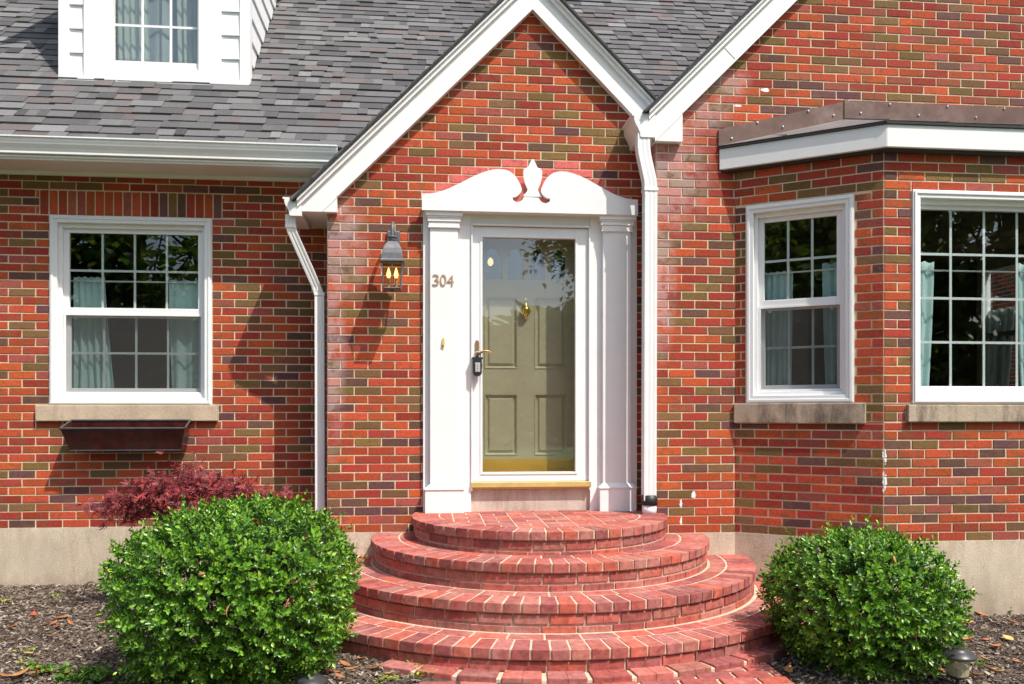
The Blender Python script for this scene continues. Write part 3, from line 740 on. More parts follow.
# ------------------------------------------------------------------ trim, eaves, rakes
def rake(frY, pts_px_tail, ax, az, slope_left_end, right=True, yback=None):
    pass
def rake_boards(Y, ax, az, tail_l, tail_r, wall_y, box_l=None, box_r=None):
    """45 degree rakes: frieze board, crown strip and dark shingle edge; tails are x of the eave tips"""
    s2 = .19 * math.sqrt(2)                     # vertical height of the whole rake
    fb = .155 * math.sqrt(2); cr_ = .205 * math.sqrt(2)
    mb = MB(); crn = MB(); edge = MB()
    for sgn, tail, bx in ((-1, tail_l, box_l), (1, tail_r, box_r)):
        if tail is None: continue
        zt = az - abs(tail - ax)
        if bx:
            bx0, bx1, bz0 = bx
            zi = az - abs(bx1 - ax); zo = az - abs(bx0 - ax)
            # outer end plumb-cut down to the box bottom
            pts = [(ax, az), (bx1, zi), (bx1, bz0), (bx0, bz0), (bx0, zo + fb), (ax, az + fb)]
        else:
            pts = [(ax, az), (tail, zt), (tail, zt + fb), (ax, az + fb)]
        mb.prism([(x, Y, z) for x, z in pts], (0, wall_y - Y - .003, 0))
        mb.prism([(x, Y - .004, z) for x, z in [(ax, az), (tail if not bx else bx1, zt if not bx else zi), (tail if not bx else bx1, (zt if not bx else zi) + .016), (ax, az + .016)]], (0, .004, 0))
        crn.prism([(x, Y - .022, z) for x, z in [(ax, az + fb - .012), (tail, zt + fb - .012), (tail, zt + fb + .030), (ax, az + fb + .030)]], (0, .06, 0))
        crn.prism([(x, Y - .040, z) for x, z in [(ax, az + fb + .030), (tail - sgn * -.0, zt + fb + .030), (tail, zt + fb + .058), (ax, az + fb + .058)]], (0, .08, 0))
        t2 = tail + sgn * .03
        z2 = az - abs(t2 - ax)
        edge.prism([(x, Y - .052, z) for x, z in [(ax, az + fb + .058), (t2, z2 + fb + .058), (t2, z2 + fb + .078), (ax, az + fb + .078)]], (0, .09, 0))
    return mb, crn, edge
H0 = AZ
mb, crn, edge = rake_boards(-.062, AX, AZ, -.985, 2.2, YC, box_l=(-.952, -.689, 3.008))
rb = mb.build('rake_board', M['white'], house, bevel=.003, clips=[((1.80, 0, 0), (1, 0, 0))])
crn.build('crown_moulding', M['white'], rb, bevel=.004, clips=[((1.80, 0, 0), (1, 0, 0))])
edge.build('shingle_edge', M['roofedge'], rb, clips=[((1.80, 0, 0), (1, 0, 0))])
mb, crn, edge = rake_boards(YR - .062, GX, GZ, 1.675, 7.05, YR, box_l=(1.728, 1.944, 3.545), box_r=(7.0, 6.8, 3.545))
rb2 = mb.build('rake_board', M['white'], house, bevel=.003)
crn.build('crown_moulding', M['white'], rb2, bevel=.004); edge.build('shingle_edge', M['roofedge'], rb2)
mb = MB(); sy = YR - .0655
x_ = at(735, 60, YR - .062)[0]; z_ = GZ - (GX - x_)
mb.prism([(x_, sy, z_ + .02), (x_ + .0025, sy, z_ + .02), (x_ + .0025 - .10, sy, z_ + .12), (x_ - .10, sy, z_ + .12)], (0, .003, 0)); mb.build('board_seam', M['soffit'], rb2)
mb = MB(); mb.prism([(1.944, sy, 3.755), (1.944, sy, 3.759), (1.735, sy, 3.550), (1.735, sy, 3.546)], (0, .003, 0)); mb.build('board_seam', M['soffit'], rb2)
mb = MB(); mb.prism([(-.689, -.0655, 3.118), (-.689, -.0655, 3.122), (-.80, -.0655, 3.012), (-.80, -.0655, 3.008)], (0, .003, 0)); mb.build('board_seam', M['soffit'], rb)
# eave boxes running back along the gable sides (soffits)
mb = MB(); mb.box(-.952, -.775, -.06, YL, 3.010, 3.03); mb.box(-.952, -.935, -.06, YL, 3.03, 3.20); mb.build('eave_box', M['white'], house)
mb = MB(); mb.box(1.728, 1.75, YR - .06, YC, 3.548, 3.78); mb.build('eave_box', M['white'], house)

def gutter_profile():   # (out, up) ogee
    return [(0, 0), (.075, 0), (.080, .004), (.080, .018), (.088, .040), (.104, .068), (.112, .09), (.112, .108), (.124, .112), (.124, .122), (0, .122)]
def gutter(name, p0, p1, out, scale=1, parent=house):
    pr = gutter_profile(); p0, p1 = V(p0), V(p1); o = V(out)
    mb = MB(); mb.prism([p0 + o * a * scale + V((0, 0, b * scale)) for a, b in pr], p1 - p0)
    return mb.build(name, M['gutter'], parent, bevel=.0025)
# main eave: soffit, fascia, gutter
mb = MB(); mb.box(-5.3, -.74, .155, YL - .002, 3.418, 3.436); mb.build('soffit', M['soffit'], house)
mb = MB(); mb.box(-5.3, -.72, .135, .158, 3.40, 3.56); mb.box(-5.3, -.72, .120, .136, 3.415, 3.432); mb.box(-5.3, -.76, YL - .03, YL - .001, 3.385, 3.418); mb.build('fascia', M['white'], house, bevel=.003)
gutter('gutter', (-5.3, .180, 3.435), (-.70, .180, 3.435), (0, -1, 0), 1.02)
gutter('gutter', (-.953, -.075, 2.970), (-.953, .40, 2.970), (-1, 0, 0), 1.15)
gutter('gutter', (1.727, YR - .075, 3.566), (1.727, -.002, 3.566), (-1, 0, 0), 1.46)

def downspout(path, w, d, name='downspout'):
    """corrugated rectangular pipe; path = list of (x,y,z); section w along x, d along y"""
    mb = MB(); P = [V(p) for p in path]
    prof = []
    for s in range(4):
        a, b = [(-1, -1), (1, -1), (1, 1), (-1, 1)][s], [(1, -1), (1, 1), (-1, 1), (-1, -1)][s]
        for k in range(6):
            t = k / 6; dent = .0025 if k in (2, 4) else 0
            x = lerp(a[0], b[0], t) * w / 2; y = lerp(a[1], b[1], t) * d / 2
            if s % 2 == 0: y -= math.copysign(dent, y)
            else: x -= math.copysign(dent, x)
            prof.append((x, y))
    vs = []; n = len(prof)
    for p in P:
        for x, y in prof: vs.append((p.x + x, p.y + y, p.z))
    fs = []
    for i in range(len(P) - 1):
        for k in range(n): a = i * n + k; b = i * n + (k + 1) % n; fs.append((a, b, b + n, a + n))
    mb.mesh(vs, [tuple(reversed(f)) for f in fs]); 
    return mb
dl = downspout([(-1.045, .0, 2.99), (-1.045, .0, 2.90), (-1.030, .01, 2.85), (-.862, .12, 2.45), (-.842, .13, 2.38), (-.838, .13, .70)], .075, .06)
for z in (2.90, 2.40):
    x = -1.043 if z > 2.6 else -.842; y = .002 if z > 2.6 else .13
    dl.box(x - .041, x + .041, y - .034, y + .034, z - .012, z + .012)
dl.build('downspout', M['gutter'], house, bevel=.002)
dr = downspout([(1.640, -.300, 3.60), (1.640, -.300, 3.50), (1.647, -.300, 3.44), (1.69, -.305, 3.24), (1.695, -.305, 3.17), (1.688, -.305, .80)], .098, .085)
dr.box(1.640, 1.750, -.352, -.258, 3.16, 3.185)
dso = dr.build('downspout', M['gutter'], house, bevel=.002)
mb = MB(); mb.lathe((1.692, -.305, .765), [(.0, 0), (.062, 0), (.064, .03), (.060, .075), (0, .078)], 16); mb.build('rubber_boot', M['connector'], dso)
mb = MB(); mb.lathe((1.692, -.305, .690), [(0, 0), (.055, 0), (.055, .076), (0, .076)], 20); mb.build('drain_stub', M['vinyl'], dso)

# ------------------------------------------------------------------ roofs
SPAL = [((.122, .119, .121), 34), ((.098, .096, .098), 24), ((.150, .147, .149), 18), ((.074, .073, .076), 9), ((.132, .114, .111), 10), ((.185, .182, .184), 5)]
def shingle_col(rng):
    t = rng.random() * 100; a = 0
    for c, w in SPAL:
        a += w
        if t < a: break
    k = rng.uniform(.85, 1.15); return tuple(x * k for x in c)
def shingles(mb, O, e, up, L, Hh, seed, expo=.117):
    rng = random.Random(seed); O, e, up = V(O), V(e).normalized(), V(up).normalized(); n = e.cross(up).normalized()
    if n.z < 0: n = -n
    r = 0; d = 0
    mb.poly([O - n * .02, O + e * L - n * .02, O + e * L + up * Hh - n * .02, O + up * Hh - n * .02], 0, (.05, .05, .05))
    while d < Hh:
        u = rng.uniform(-.2, 0)
        while u < L:
            w = rng.choice((.08, .11, .14, .17, .20, .25)); a = max(u, 0); b = min(u + w, L)
            if b - a > .01:
                c = shingle_col(rng); t0 = rng.choice((.006, .006, .013)); dd = d + rng.uniform(-.002, .002); d1 = min(d + expo + .02, Hh)
                p = lambda uu, vv, ww: O + e * uu + up * vv + n * ww
                mb.mesh([p(a, dd, -.006), p(b, dd, -.006), p(a, dd, t0 + .004), p(b, dd, t0 + .004), p(a, d1, t0 - .007), p(b, d1, t0 - .007)],
                        [(0, 1, 3, 2), (2, 3, 5, 4), (0, 2, 4), (1, 5, 3)], 0, c)
            u += w
        d += expo
mb = MB(); shingles(mb, (-5.3, .10, 3.545), (1, 0, 0), (0, 1, 1), 11.5, 5.6, 71); mb.build('shingle_roof', M['shingle'], house)
hz = AZ + .155 * math.sqrt(2) + .08
mb = MB(); shingles(mb, (AX - 1.85, -.11, hz - 1.85), (0, 1, 0), (1, 0, 1), 2.2, 1.85 * math.sqrt(2), 72); shingles(mb, (AX + 1.0, -.11, hz - 1.0), (0, 1, 0), (-1, 0, 1), 2.2, 1.0 * math.sqrt(2), 73); mb.build('shingle_roof', M['shingle'], house)
hz = GZ + .155 * math.sqrt(2) + .08
mb = MB(); shingles(mb, (GX - 2.72, YR - .11, hz - 2.72), (0, 1, 0), (1, 0, 1), 4.6, 2.72 * math.sqrt(2), 74); shingles(mb, (GX + 2.72, YR - .11, hz - 2.72), (0, 1, 0), (-1, 0, 1), 4.6, 2.72 * math.sqrt(2), 75); mb.build('shingle_roof', M['shingle'], house)

# bay roof: white fascia, dark drip edge, grey metal, copper flashing
zf0, zf1 = 3.352, 3.512
def band(mb, w0, w1, z0, z1, mat=0):
    # runs round the canted bay with mitred corners
    an = math.atan2(.597, .88)
    def cor(w): k = w * math.tan(an / 2); return V((BAYO[0] - k, YB - w, 0))
    def cor2(w): k = w * math.tan(an / 2); return V((BX1 + k, YB - w, 0))
    def st(w): return FA.p(-.10 if w > 0 else 0, w, 0)
    def en(w): p_ = FA2.p(LA + .10, w, 0); return p_
    ring_ = lambda w: [st(w), cor(w), cor2(w), en(w)]
    a, b = ring_(w1), ring_(w0)
    for i in range(3):
        mb.hexa([a[i] + V((0, 0, z0)), a[i + 1] + V((0, 0, z0)), b[i + 1] + V((0, 0, z0)), b[i] + V((0, 0, z0)), a[i] + V((0, 0, z1)), a[i + 1] + V((0, 0, z1)), b[i + 1] + V((0, 0, z1)), b[i] + V((0, 0, z1))], mat)
    return a
mb = MB(); band(mb, -.02, .085, zf0, zf1); bf_ = mb.build('bay_fascia', M['white'], house, bevel=.004)
mb = MB(); band(mb, -.02, .098, zf1 + .001, zf1 + .022); band(mb, -.02, .060, zf0 - .016, zf0 - .001); mb.build('drip_edge', M['roofedge'], bf_)
an = math.atan2(.597, .88); kk = .1 * math.tan(an / 2)
E = [FA.p(-.10, .1, zf1 + .022), V((BAYO[0] - kk, YB - .1, zf1 + .022)), V((BX1 + kk, YB - .1, zf1 + .022)), FA2.p(LA + .1, .1, zf1 + .022)]
zw0, zw1 = 3.525, 3.785
W = [V((2.245, YR - .004, zw0)), V((3.277, YR - .004, zw1)), V((5.45, YR - .004, zw1)), V((6.48, YR - .004, zw0))]
mb = MB(); mb.poly([E[0], E[1], W[1], W[0]]); mb.poly([E[1], E[2], W[2], W[1]]); mb.poly([E[2], E[3], W[3], W[2]])
mb.tube([E[1], W[1]], .012, 6); mb.tube([lerp(E[0], E[1], .42), lerp(W[0], W[1], .42)], .010, 6)
for t in (.2, .45, .7): mb.tube([lerp(E[1], E[2], t), lerp(W[1], W[2], t)], .010, 6)
bayroof = mb.build('bay_roof', M['baymetal'], house)
mb = MB(); hgt = .138
for (a, b) in ((W[0], W[1]), (W[1], W[2]), (W[2], W[3])):
    q = [a + V((0, 0, -.012)), b + V((0, 0, -.012)), b + V((0, 0, hgt)), a + V((0, 0, hgt))]
    mb.prism(q, (0, -.012, 0))
mb.prism([W[1] + V((-.016, -.012, -.012)), W[1] + V((.016, -.012, -.012)), W[1] + V((.016, -.012, hgt + .01)), W[1] + V((-.016, -.012, hgt + .01))], (0, -.008, 0))
fl_ = mb.build('roof_flashing', M['flash'], bayroof, bevel=.002)
for (a, b, n) in ((W[0], W[1], 5), (W[1], W[2], 9)):
    for k in range(n):
        mb = MB(); p_ = lerp(a, b, (k + .5) / n) + V((0, -.014, hgt - .012 if k % 2 else hgt * .35)); mb.tube([p_, p_ + V((0, -.006, 0))], .007, 8); mb.build('screw_head', M['screw'], bayroof)

# ------------------------------------------------------------------ dormer
DY = .89; DX0, DX1 = -3.085, -1.553; DZ = 4.325
DH = 6.15
FDm = Frame(0, DY, 1, 0)
roofz = lambda y: 3.545 + (y - .10)
mb = MB()
wl, wr = at(85, 70, DY)[0], at(222, 75, DY)[0]
cbw = .062
lap = .205
z = DZ; k = 0
def lap_board(mb, p0, p1, n, z0, z1, out=.022):
    p0, p1, n = V(p0), V(p1), V(n)
    mb.hexa([p0 + n * out + V((0, 0, z0)), p1 + n * out + V((0, 0, z0)), p1 + V((0, 0, z0)), p0 + V((0, 0, z0)), p0 + n * .006 + V((0, 0, z1)), p1 + n * .006 + V((0, 0, z1)), p1 + V((0, 0, z1)), p0 + V((0, 0, z1))])
while z < DH:
    z1 = min(z + lap, DH)
    lap_board(mb, (DX0 + cbw, DY, 0), (wl, DY, 0), (0, -1, 0), z, z1 + .004); lap_board(mb, (wr, DY, 0), (DX1 - cbw, DY, 0), (0, -1, 0), z, z1 + .004)
    yb = DY + (z1 - DZ) + .1
    lap_board(mb, (DX1, DY + cbw, 0), (DX1, max(yb, DY + .1) + .15, 0), (1, 0, 0), z, z1 + .004)
    lap_board(mb, (DX0, max(yb, DY + .1) + .15, 0), (DX0, DY + cbw, 0), (-1, 0, 0), z, z1 + .004)
    z += lap
FDm.ring(mb, DX0 + .02, DX1 - .02, DZ, DH, .16, -.06, .004)
for x0_ in (DX0, DX1): mb.poly([(x0_, DY, DZ), (x0_, DY + 3, DZ), (x0_, DY + 3, DH), (x0_, DY, DH)])
dorm = mb.build('dormer', M['white'], house, clips=[((0, .08, 3.545), (0, 1, -1))])
for xa_, xb_, xc_, xd_ in ((DX0, DX0 + cbw, DX0 - .026, DX0 + .002), (DX1 - cbw, DX1, DX1 - .002, DX1 + .026)):
    mb = MB(); mb.box(xa_, xb_, DY - .028, DY, DZ - .02, DH); mb.box(xc_, xd_, DY - .0285, DY + cbw, DZ - .0205, DH + .0005); mb.build('corner_board', M['white'], dorm, bevel=.003)
mb = MB(); mb.box(DX0 - .02, DX1 + .02, DY - .05, DY - .0, DZ - .085, DZ)
mb.build('apron_flashing', M['gutter'], dorm, bevel=.004)
# window of the dormer
gl0, gl1 = at(114.6, 63, DY + .05)[0], at(199.3, 63, DY + .05)[0]; gz_ = at(150, 63.5, DY + .05)[1]
mb = MB(); FDm.ring(mb, wl, wr, DZ + .005, DH - .2, .19, -.02, .035, tb=.085); FDm.ring(mb, wl + .18, wr - .155, DZ + .075, DH - .3, .05, -.06, .012, tb=.04)
wd = mb.build('window_casing', M['white'], dorm, bevel=.004)
mb = MB(); FDm.box(mb, gl0 - .03, gl1 + .03, -.052, -.048, gz_ - .02, DH - .3); mb.build('glass_pane', M['glass'], dorm)
mb = MB()
for t in (1 / 3, 2 / 3): x = lerp(gl0, gl1, t); FDm.box(mb, x - .010, x + .010, -.046, -.040, gz_, DH - .3)
for k in range(1, 5): z = gz_ + k * .318; FDm.box(mb, gl0, gl1, -.047, -.041, z - .010, z + .010)
FDm.ring(mb, gl0 - .02, gl1 + .02, gz_ - .03, DH - .3, .02, -.05, -.03, tb=.03)
mb.build('muntin_grid', M['vinyl'], dorm)
mb = MB(); mb.box(DX0 + .1, DX1 - .1, 2.6, 2.62, DZ, DH + .5); mb.box(DX0 + .06, DX0 + .08, DY + .05, 2.6, DZ, DH + .4); mb.box(DX1 - .08, DX1 - .06, DY + .05, 2.6, DZ, DH + .4); mb.build('interior_wall', simple('pale_room_wall', (.30, .30, .27), .9, .05, 3), dorm)
# gabled dormer roof
mb = MB(); xm = (DX0 + DX1) / 2; ov = .16
for sg in (-1, 1):
    xe = xm + sg * (DX1 - DX0) / 2 + sg * ov; zr_ = DH + (DX1 - DX0) / 2
    q = [(xe, DY - .2, DH - ov), (xm, DY - .2, zr_), (xm, 4.0, zr_), (xe, 4.0, DH - ov)]
    mb.prism(q, (0, 0, .06))
mb.build('dormer_roof', M['roofedge'], dorm)
mb = MB(); mb.prism([(DX0, DY - .004, DH), (DX1, DY - .004, DH), (xm, DY - .004, DH + (DX1 - DX0) / 2)], (0, .04, 0)); mb.build('gable_panel', M['white'], dorm)
curtain('curtain', 'lace curtain at left side of the dormer window', FDm, (gl0, gl0 + .25), (gl0, gl0 + .27), 5.9, 4.5, -.12, 'lace curtains in the dormer', 'lace', 5, .009, 31)
curtain('curtain', 'lace curtain at right side of the dormer window', FDm, (gl1 - .22, gl1), (gl1 - .2, gl1), 5.9, 4.5, -.12, 'lace curtains in the dormer', 'lace', 4, .009, 32)
curtain('curtain', 'sheer lace panel across the middle of the dormer window', FDm, (gl0 + .2, gl1 - .15), (gl0 + .2, gl1 - .15), 5.9, 4.45, -.20, 'lace curtains in the dormer', 'bay_curtain', 2, .008, 33)

# ------------------------------------------------------------------ wall lantern
lcx, lcz = at(392.4, 262, -.20); ly = -.20
lan = empty('wall_lantern', (lcx, 0, at(392, 290, -.2)[1]), 'dark pewter wall lantern with two lit candle bulbs beside the door', 'lantern')
zt_, ze, zbm = at(392, 238, ly)[1], at(392, 261.6, ly)[1], at(392, 289.5, ly)[1]
r1, r0 = .0835, .060
def sq(r, z): return [(lcx - r, ly - r, z), (lcx + r, ly - r, z), (lcx + r, ly + r, z), (lcx - r, ly + r, z)]
mb = MB(); prof = [(r1 + .006, ze - .012), (r1 + .006, ze), (r1 - .004, ze + .012), (r1 - .008, ze + .055), (r1 - .017, ze + .092), (r1 - .033, ze + .126), (.032, ze + .150)]
vs = [v for r, z in prof for v in sq(r, z)]; fs = [(i * 4 + k, i * 4 + (k + 1) % 4, i * 4 + 4 + (k + 1) % 4, i * 4 + 4 + k) for i in range(len(prof) - 1) for k in range(4)] + [(24, 25, 26, 27), (3, 2, 1, 0)]
mb.mesh(vs, fs); mb.lathe((lcx, ly, ze + .15), [(.022, 0), (.032, .012), (.030, .022), (.040, .030), (.040, .038), (.020, .045), (0, .046)], 16)
mb.build('hood', M['pewter'], lan, bevel=.003)
mb = MB()
for sx, sy in ((-1, -1), (1, -1), (1, 1), (-1, 1)):
    mb.tube([(lcx + sx * r0, ly + sy * r0, zbm), (lcx + sx * (r1 - .006), ly + sy * (r1 - .006), ze - .012)], .0055, 6)
for r, z in ((r0, zbm + .004), (r1 - .007, ze - .016)):
    c4 = sq(r, z)
    for k in range(4): mb.tube([c4[k], c4[(k + 1) % 4]], .0055, 6)
mb.tube([(lcx, ly - r0, zbm), (lcx, ly - r1 + .006, ze - .012)], .0035, 6)
mb.prism(sq(r0, zbm - .004), (0, 0, .006)); mb.lathe((lcx, ly, zbm - .022), [(0, 0), (.008, .004), (.012, .018), (0, .02)], 10)
mb.build('cage', M['pewter'], lan)
mb = MB()
a_, b_ = sq(r0 - .003, zbm + .006), sq(r1 - .010, ze - .014)
for k in range(4): mb.poly([a_[k], a_[(k + 1) % 4], b_[(k + 1) % 4], b_[k]])
mb.build('glass_pane', M['amber'], lan)
for dx_ in (-.028, .028):
    mb = MB(); mb.tube([(lcx + dx_, ly, zbm), (lcx + dx_, ly, zbm + .085)], .011, 10); cd = mb.build('candle_sleeve', M['candle'], lan)
    mb = MB(); mb.lathe((lcx + dx_, ly, zbm + .085), [(.008, 0), (.015, .018), (.016, .032), (.010, .055), (.004, .075), (0, .082)], 12); mb.build('bulb', M['bulb'], cd)
mb = MB(); zt2 = at(391.5, 221.5, ly)[1]
mb.tube([(lcx, ly, ze + .19), (lcx, ly, zt2 - .05), (lcx, ly + .02, zt2 - .015), (lcx, ly + .055, zt2), (lcx, ly + .10, zt2 - .012), (lcx, ly + .135, zt2 - .05), (lcx, -.01, zt2 - .085)], .0135, 10)
mb.build('scroll_arm', M['pewter'], lan)
mb = MB(); mb.box(lcx - .05, lcx + .05, -.022, -.002, zt2 - .26, zt2 - .03); mb.build('back_plate', M['pewter'], lan, bevel=.008)

# ------------------------------------------------------------------ planter box below the left window
px0, px1 = -2.86, -1.915
pt, pb_ = 1.35, 1.165
pl = empty('window_planter', ((px0 + px1) / 2, YL - .1, pb_), 'empty dark copper window box mounted under the left stone sill', 'planter')
def lofted(mb, lo, hi, mat=0):
    for k in range(4): j = (k + 1) % 4; mb.poly([lo[k], lo[j], hi[j], hi[k]], mat)
lo = [(px0 + .05, YL - .165, pb_), (px1 - .05, YL - .165, pb_), (px1 - .05, YL - .012, pb_), (px0 + .05, YL - .012, pb_)]
hi = [(px0, YL - .235, pt - .004), (px1, YL - .235, pt - .004), (px1 - .01, YL - .045, pt + .058), (px0 + .01, YL - .045, pt + .058)]
mb = MB(); lofted(mb, lo, hi); mb.poly(list(reversed(lo)))
mb.build('box_body', M['planter'], pl, solid=.004)
mb = MB()
for k in range(4):
    a_, b_ = V(hi[k]), V(hi[(k + 1) % 4]); mb.tube([a_, b_], .009, 8)
mb.tube([V(lo[0]) + V((0, -.004, .005)), V(lo[1]) + V((0, -.004, .005))], .006, 8)
mb.build('rim', M['planter_rim'], pl)
mb = MB(); mb.box(px0 + .02, px1 - .02, YL - .20, YL - .02, pt - .06, pt - .045); mb.build('soil', M['soil'], pl)

# ------------------------------------------------------------------ round brick steps
SC = V((.850, -.232, 0))
SPALT = [(.39, .105, .084), (.335, .085, .070), (.42, .125, .10), (.29, .085, .078), (.37, .135, .118), (.45, .11, .074), (.41, .155, .12)]
def step_col(rng):
    c = rng.choice(SPALT); k = rng.uniform(.85, 1.15); return tuple(x * k for x in c)
def inwall(x, y): return y > .06 or (x > 1.753 + .05 and y > YR + .05 and x < 2.45) or (x > 2.43 and (x - 2.381) * .597 + (y + .274) * .88 > .06)
def wedge(mb, r0, r1, t0, t1, z0, z1, col, rng, jit=.002, mat=0):
    P = []
    for z in (z0, z1):
        for r, t in ((r0, t0), (r1, t0), (r1, t1), (r0, t1)):
            P.append((SC.x + r * math.cos(t) + rng.uniform(-jit, jit), SC.y + r * math.sin(t) + rng.uniform(-jit, jit), z + rng.uniform(-jit, jit) * .6))
    mb.hexa(P, mat, col)
def ring_course(mb, r0, r1, z0, z1, pitch, joint, rng, phase=0, at_r=None, cmin=-2):
    rr = at_r or r1; n = round(2 * PI * rr / pitch); dt = 2 * PI / n; g = joint / rr / 2
    for k in range(n):
        a = -PI + (k + phase) * dt + .35
        a = (a + PI) % (2 * PI) - PI
        m = a + dt / 2; rm = (r0 + r1) / 2
        x, y = SC.x + rm * math.cos(m), SC.y + rm * math.sin(m)
        if inwall(x, y) or math.cos(m) < cmin: continue
        sub = 2 if pitch > .15 else 1
        for q in range(sub):
            ta = a + dt * q / sub + (g if q == 0 else 0); tb = a + dt * (q + 1) / sub - (g if q == sub - 1 else 0)
            if sub == 1: wedge(mb, r0, r1, ta, tb, z0, z1, step_col(rng), rng)
            else:
                if q == 0: cc = step_col(rng); P = []
                # curved stretcher: two abutting wedges share a colour
                wedge(mb, r0, r1, ta, tb + (0.0006 if q == 0 else 0), z0, z1, cc, rng, .0007)
def disc(mb, r, z0, z1, seg=96, mat=1):
    pts = []
    for k in range(seg + 1):
        t = -PI - .16 + (PI + .32) * k / seg; pts.append((SC.x + r * math.cos(t), SC.y + r * math.sin(t)))
    n = len(pts)
    for (xa, ya), (xb, yb) in zip(pts, pts[1:]): mb.poly([(xa, ya, z0), (xb, yb, z0), (xb, yb, z1), (xa, ya, z1)], mat)
    mb.poly([(x, y, z1) for x, y in pts], mat)
steps = empty('brick_steps', (SC.x, SC.y - .5, .04), 'semicircular tiered red brick steps leading up to the front door', 'steps')
R = [.968, 1.268, 1.595, 1.93]; ZT = [.695, .540, .368, .198]; BH = .058
for i, (r, zt_) in enumerate(zip(R, ZT)):
    rng = random.Random(100 + i); mb = MB(); zn = ZT[i + 1] if i < 3 else .06
    disc(mb, r - .024, zn - .03, zt_ - BH); disc(mb, r - .0085, zt_ - BH + .002, zt_ - .0035)
    ring_course(mb, r - .20, r, zt_ - BH, zt_, .108, .012, rng, rng.random())
    if i > 0: ring_course(mb, r - .322, r - .212, zt_ - BH, zt_ - .001, .215, .011, rng, rng.random(), r - .21)
    zc = zt_ - BH - .010; k = 0
    while zc > zn - .03:
        ring_course(mb, r - .12, r - .013 - rng.uniform(0, .003), zc - BH + .003, zc, .215, .012, rng, rng.random(), r)
        zc -= BH + .009; k += 1
    if i == 0:                                          # floor of the landing: bricks in columns, clipped to the circle
        rr = r - .212; circ = [(SC.x + rr * math.cos(t), SC.y + rr * math.sin(t)) for t in [2 * PI * q / 72 for q in range(72)]]
        def clip(poly, circ):
            out = poly
            for a, b in zip(circ, circ[1:] + circ[:1]):
                inp, out = out, []
                if not inp: return []
                side = lambda p: (b[0] - a[0]) * (p[1] - a[1]) - (b[1] - a[1]) * (p[0] - a[0])
                for p, q in zip(inp, inp[1:] + inp[:1]):
                    sp_, sq_ = side(p), side(q)
                    if sp_ >= 0: out.append(p)
                    if sp_ * sq_ < 0: t = sp_ / (sp_ - sq_); out.append((lerp(p[0], q[0], t), lerp(p[1], q[1], t)))
            return out
        ncol = 0; x = SC.x - 1.08
        while x < SC.x + 1.05:
            y = -1.3 + (ncol % 2) * .055; row = 0
            while y < .03:
                parts = [(x + .005, x + .205)] if (row + ncol) % 2 else [(x + .005, x + .1), (x + .110, x + .205)]
                for a_, b_ in parts:
                    pg = clip([(a_, y + .005), (b_, y + .005), (b_, y + .103), (a_, y + .103)], circ)
                    if len(pg) >= 3: mb.prism([(p[0], p[1], zt_ - .05) for p in pg], (0, 0, .049 + rng.uniform(-.001, .001)), 0, step_col(rng))
                y += .108; row += 1
            x += .210; ncol += 1
    mb.build('landing' if i == 0 else 'step', [M['stepbrick'], M['stepmortar']], steps, bevel=.004)
rng = random.Random(200); mb = MB(); zr_ = .080
for k in range(24):
    t0_, t1_ = -PI + .98 + k * .09, -PI + .98 + (k + 1) * .09
    if t1_ < -.02: wedge(mb, 1.85, 2.03, t0_, t1_, -.1, zr_ - .012, (1, 1, 1), rng, 0, 1)
ring_course(mb, 1.90, 2.035, zr_ - .06, zr_, .235, .028, rng, .3, 2.0, -.56); edging = mb.build('edging_course', [M['stepbrick'], M['stepmortar']], steps, bevel=.006)

# ------------------------------------------------------------------ ground
def gz(x, y):
    base = .045 - .012 * max(-4, min(6, x))
    if y < -2.6: base = lerp(base, 0, min(1, (-2.6 - y) / 2))
    return base
def bumpz(x, y): return .012 * math.sin(x * 5.1 + y * 3.3) * math.sin(y * 4.7 - x * 1.9) + .008 * math.sin(x * 13 + 1) * math.sin(y * 11)
mb = MB(); xs = [-400, -60, -20, -9] + [-5 + k * .1 for k in range(111)] + [9, 20, 60, 400]; ys = [-400, -60, -25, -12, -7] + [-5 + k * .1 for k in range(61)] + [4, 12, 60, 400]
vs = [(x, y, (gz(x, y) + (bumpz(x, y) if -5 <= x <= 6 and -5 <= y <= 1.0 else 0)) if abs(x) < 30 and abs(y) < 30 else 0) for y in ys for x in xs]
nx = len(xs); fs = [(j * nx + i, j * nx + i + 1, (j + 1) * nx + i + 1, (j + 1) * nx + i) for j in range(len(ys) - 1) for i in range(nx - 1)]
fs = [f for f in fs if not (ys[f[0] // nx] > .9 and -5.2 < xs[f[0] % nx] < 6.8 and ys[f[0] // nx] < 5)]
mb.mesh(vs, fs, 0, (1, 1, 1), True)
m, nt, b = new_mat('ground_soil_and_lawn')
geo = N(nt, 'ShaderNodeNewGeometry'); sep = N(nt, 'ShaderNodeSeparateXYZ'); nt.links.new(geo.outputs['Position'], sep.inputs[0])
n1 = noise(nt, 28, 6, .7, geo.outputs['Position']); n2 = noise(nt, 1.2, 4, .6, geo.outputs['Position'])
soil = ramp(nt, n1.outputs['Fac'], [(.3, (.035, .025, .018)), (.55, (.085, .062, .046)), (.75, (.17, .13, .10))]).outputs[0]
lawn = ramp(nt, n2.outputs['Fac'], [(.3, (.05, .085, .02)), (.7, (.085, .13, .035))]).outputs[0]
f = math_n(nt, 'GREATER_THAN', math_n(nt, 'ADD', sep.outputs['Y'], math_n(nt, 'MULTIPLY', n2.outputs['Fac'], .5)), -2.75)
nt.links.new(mix(nt, f, lawn, soil), b.inputs['Base Color']); b.inputs['Roughness'].default_value = .95
bump(nt, b, n1.outputs['Fac'], .8, .02)
tag(mb.build('ground', m), kind='structure')
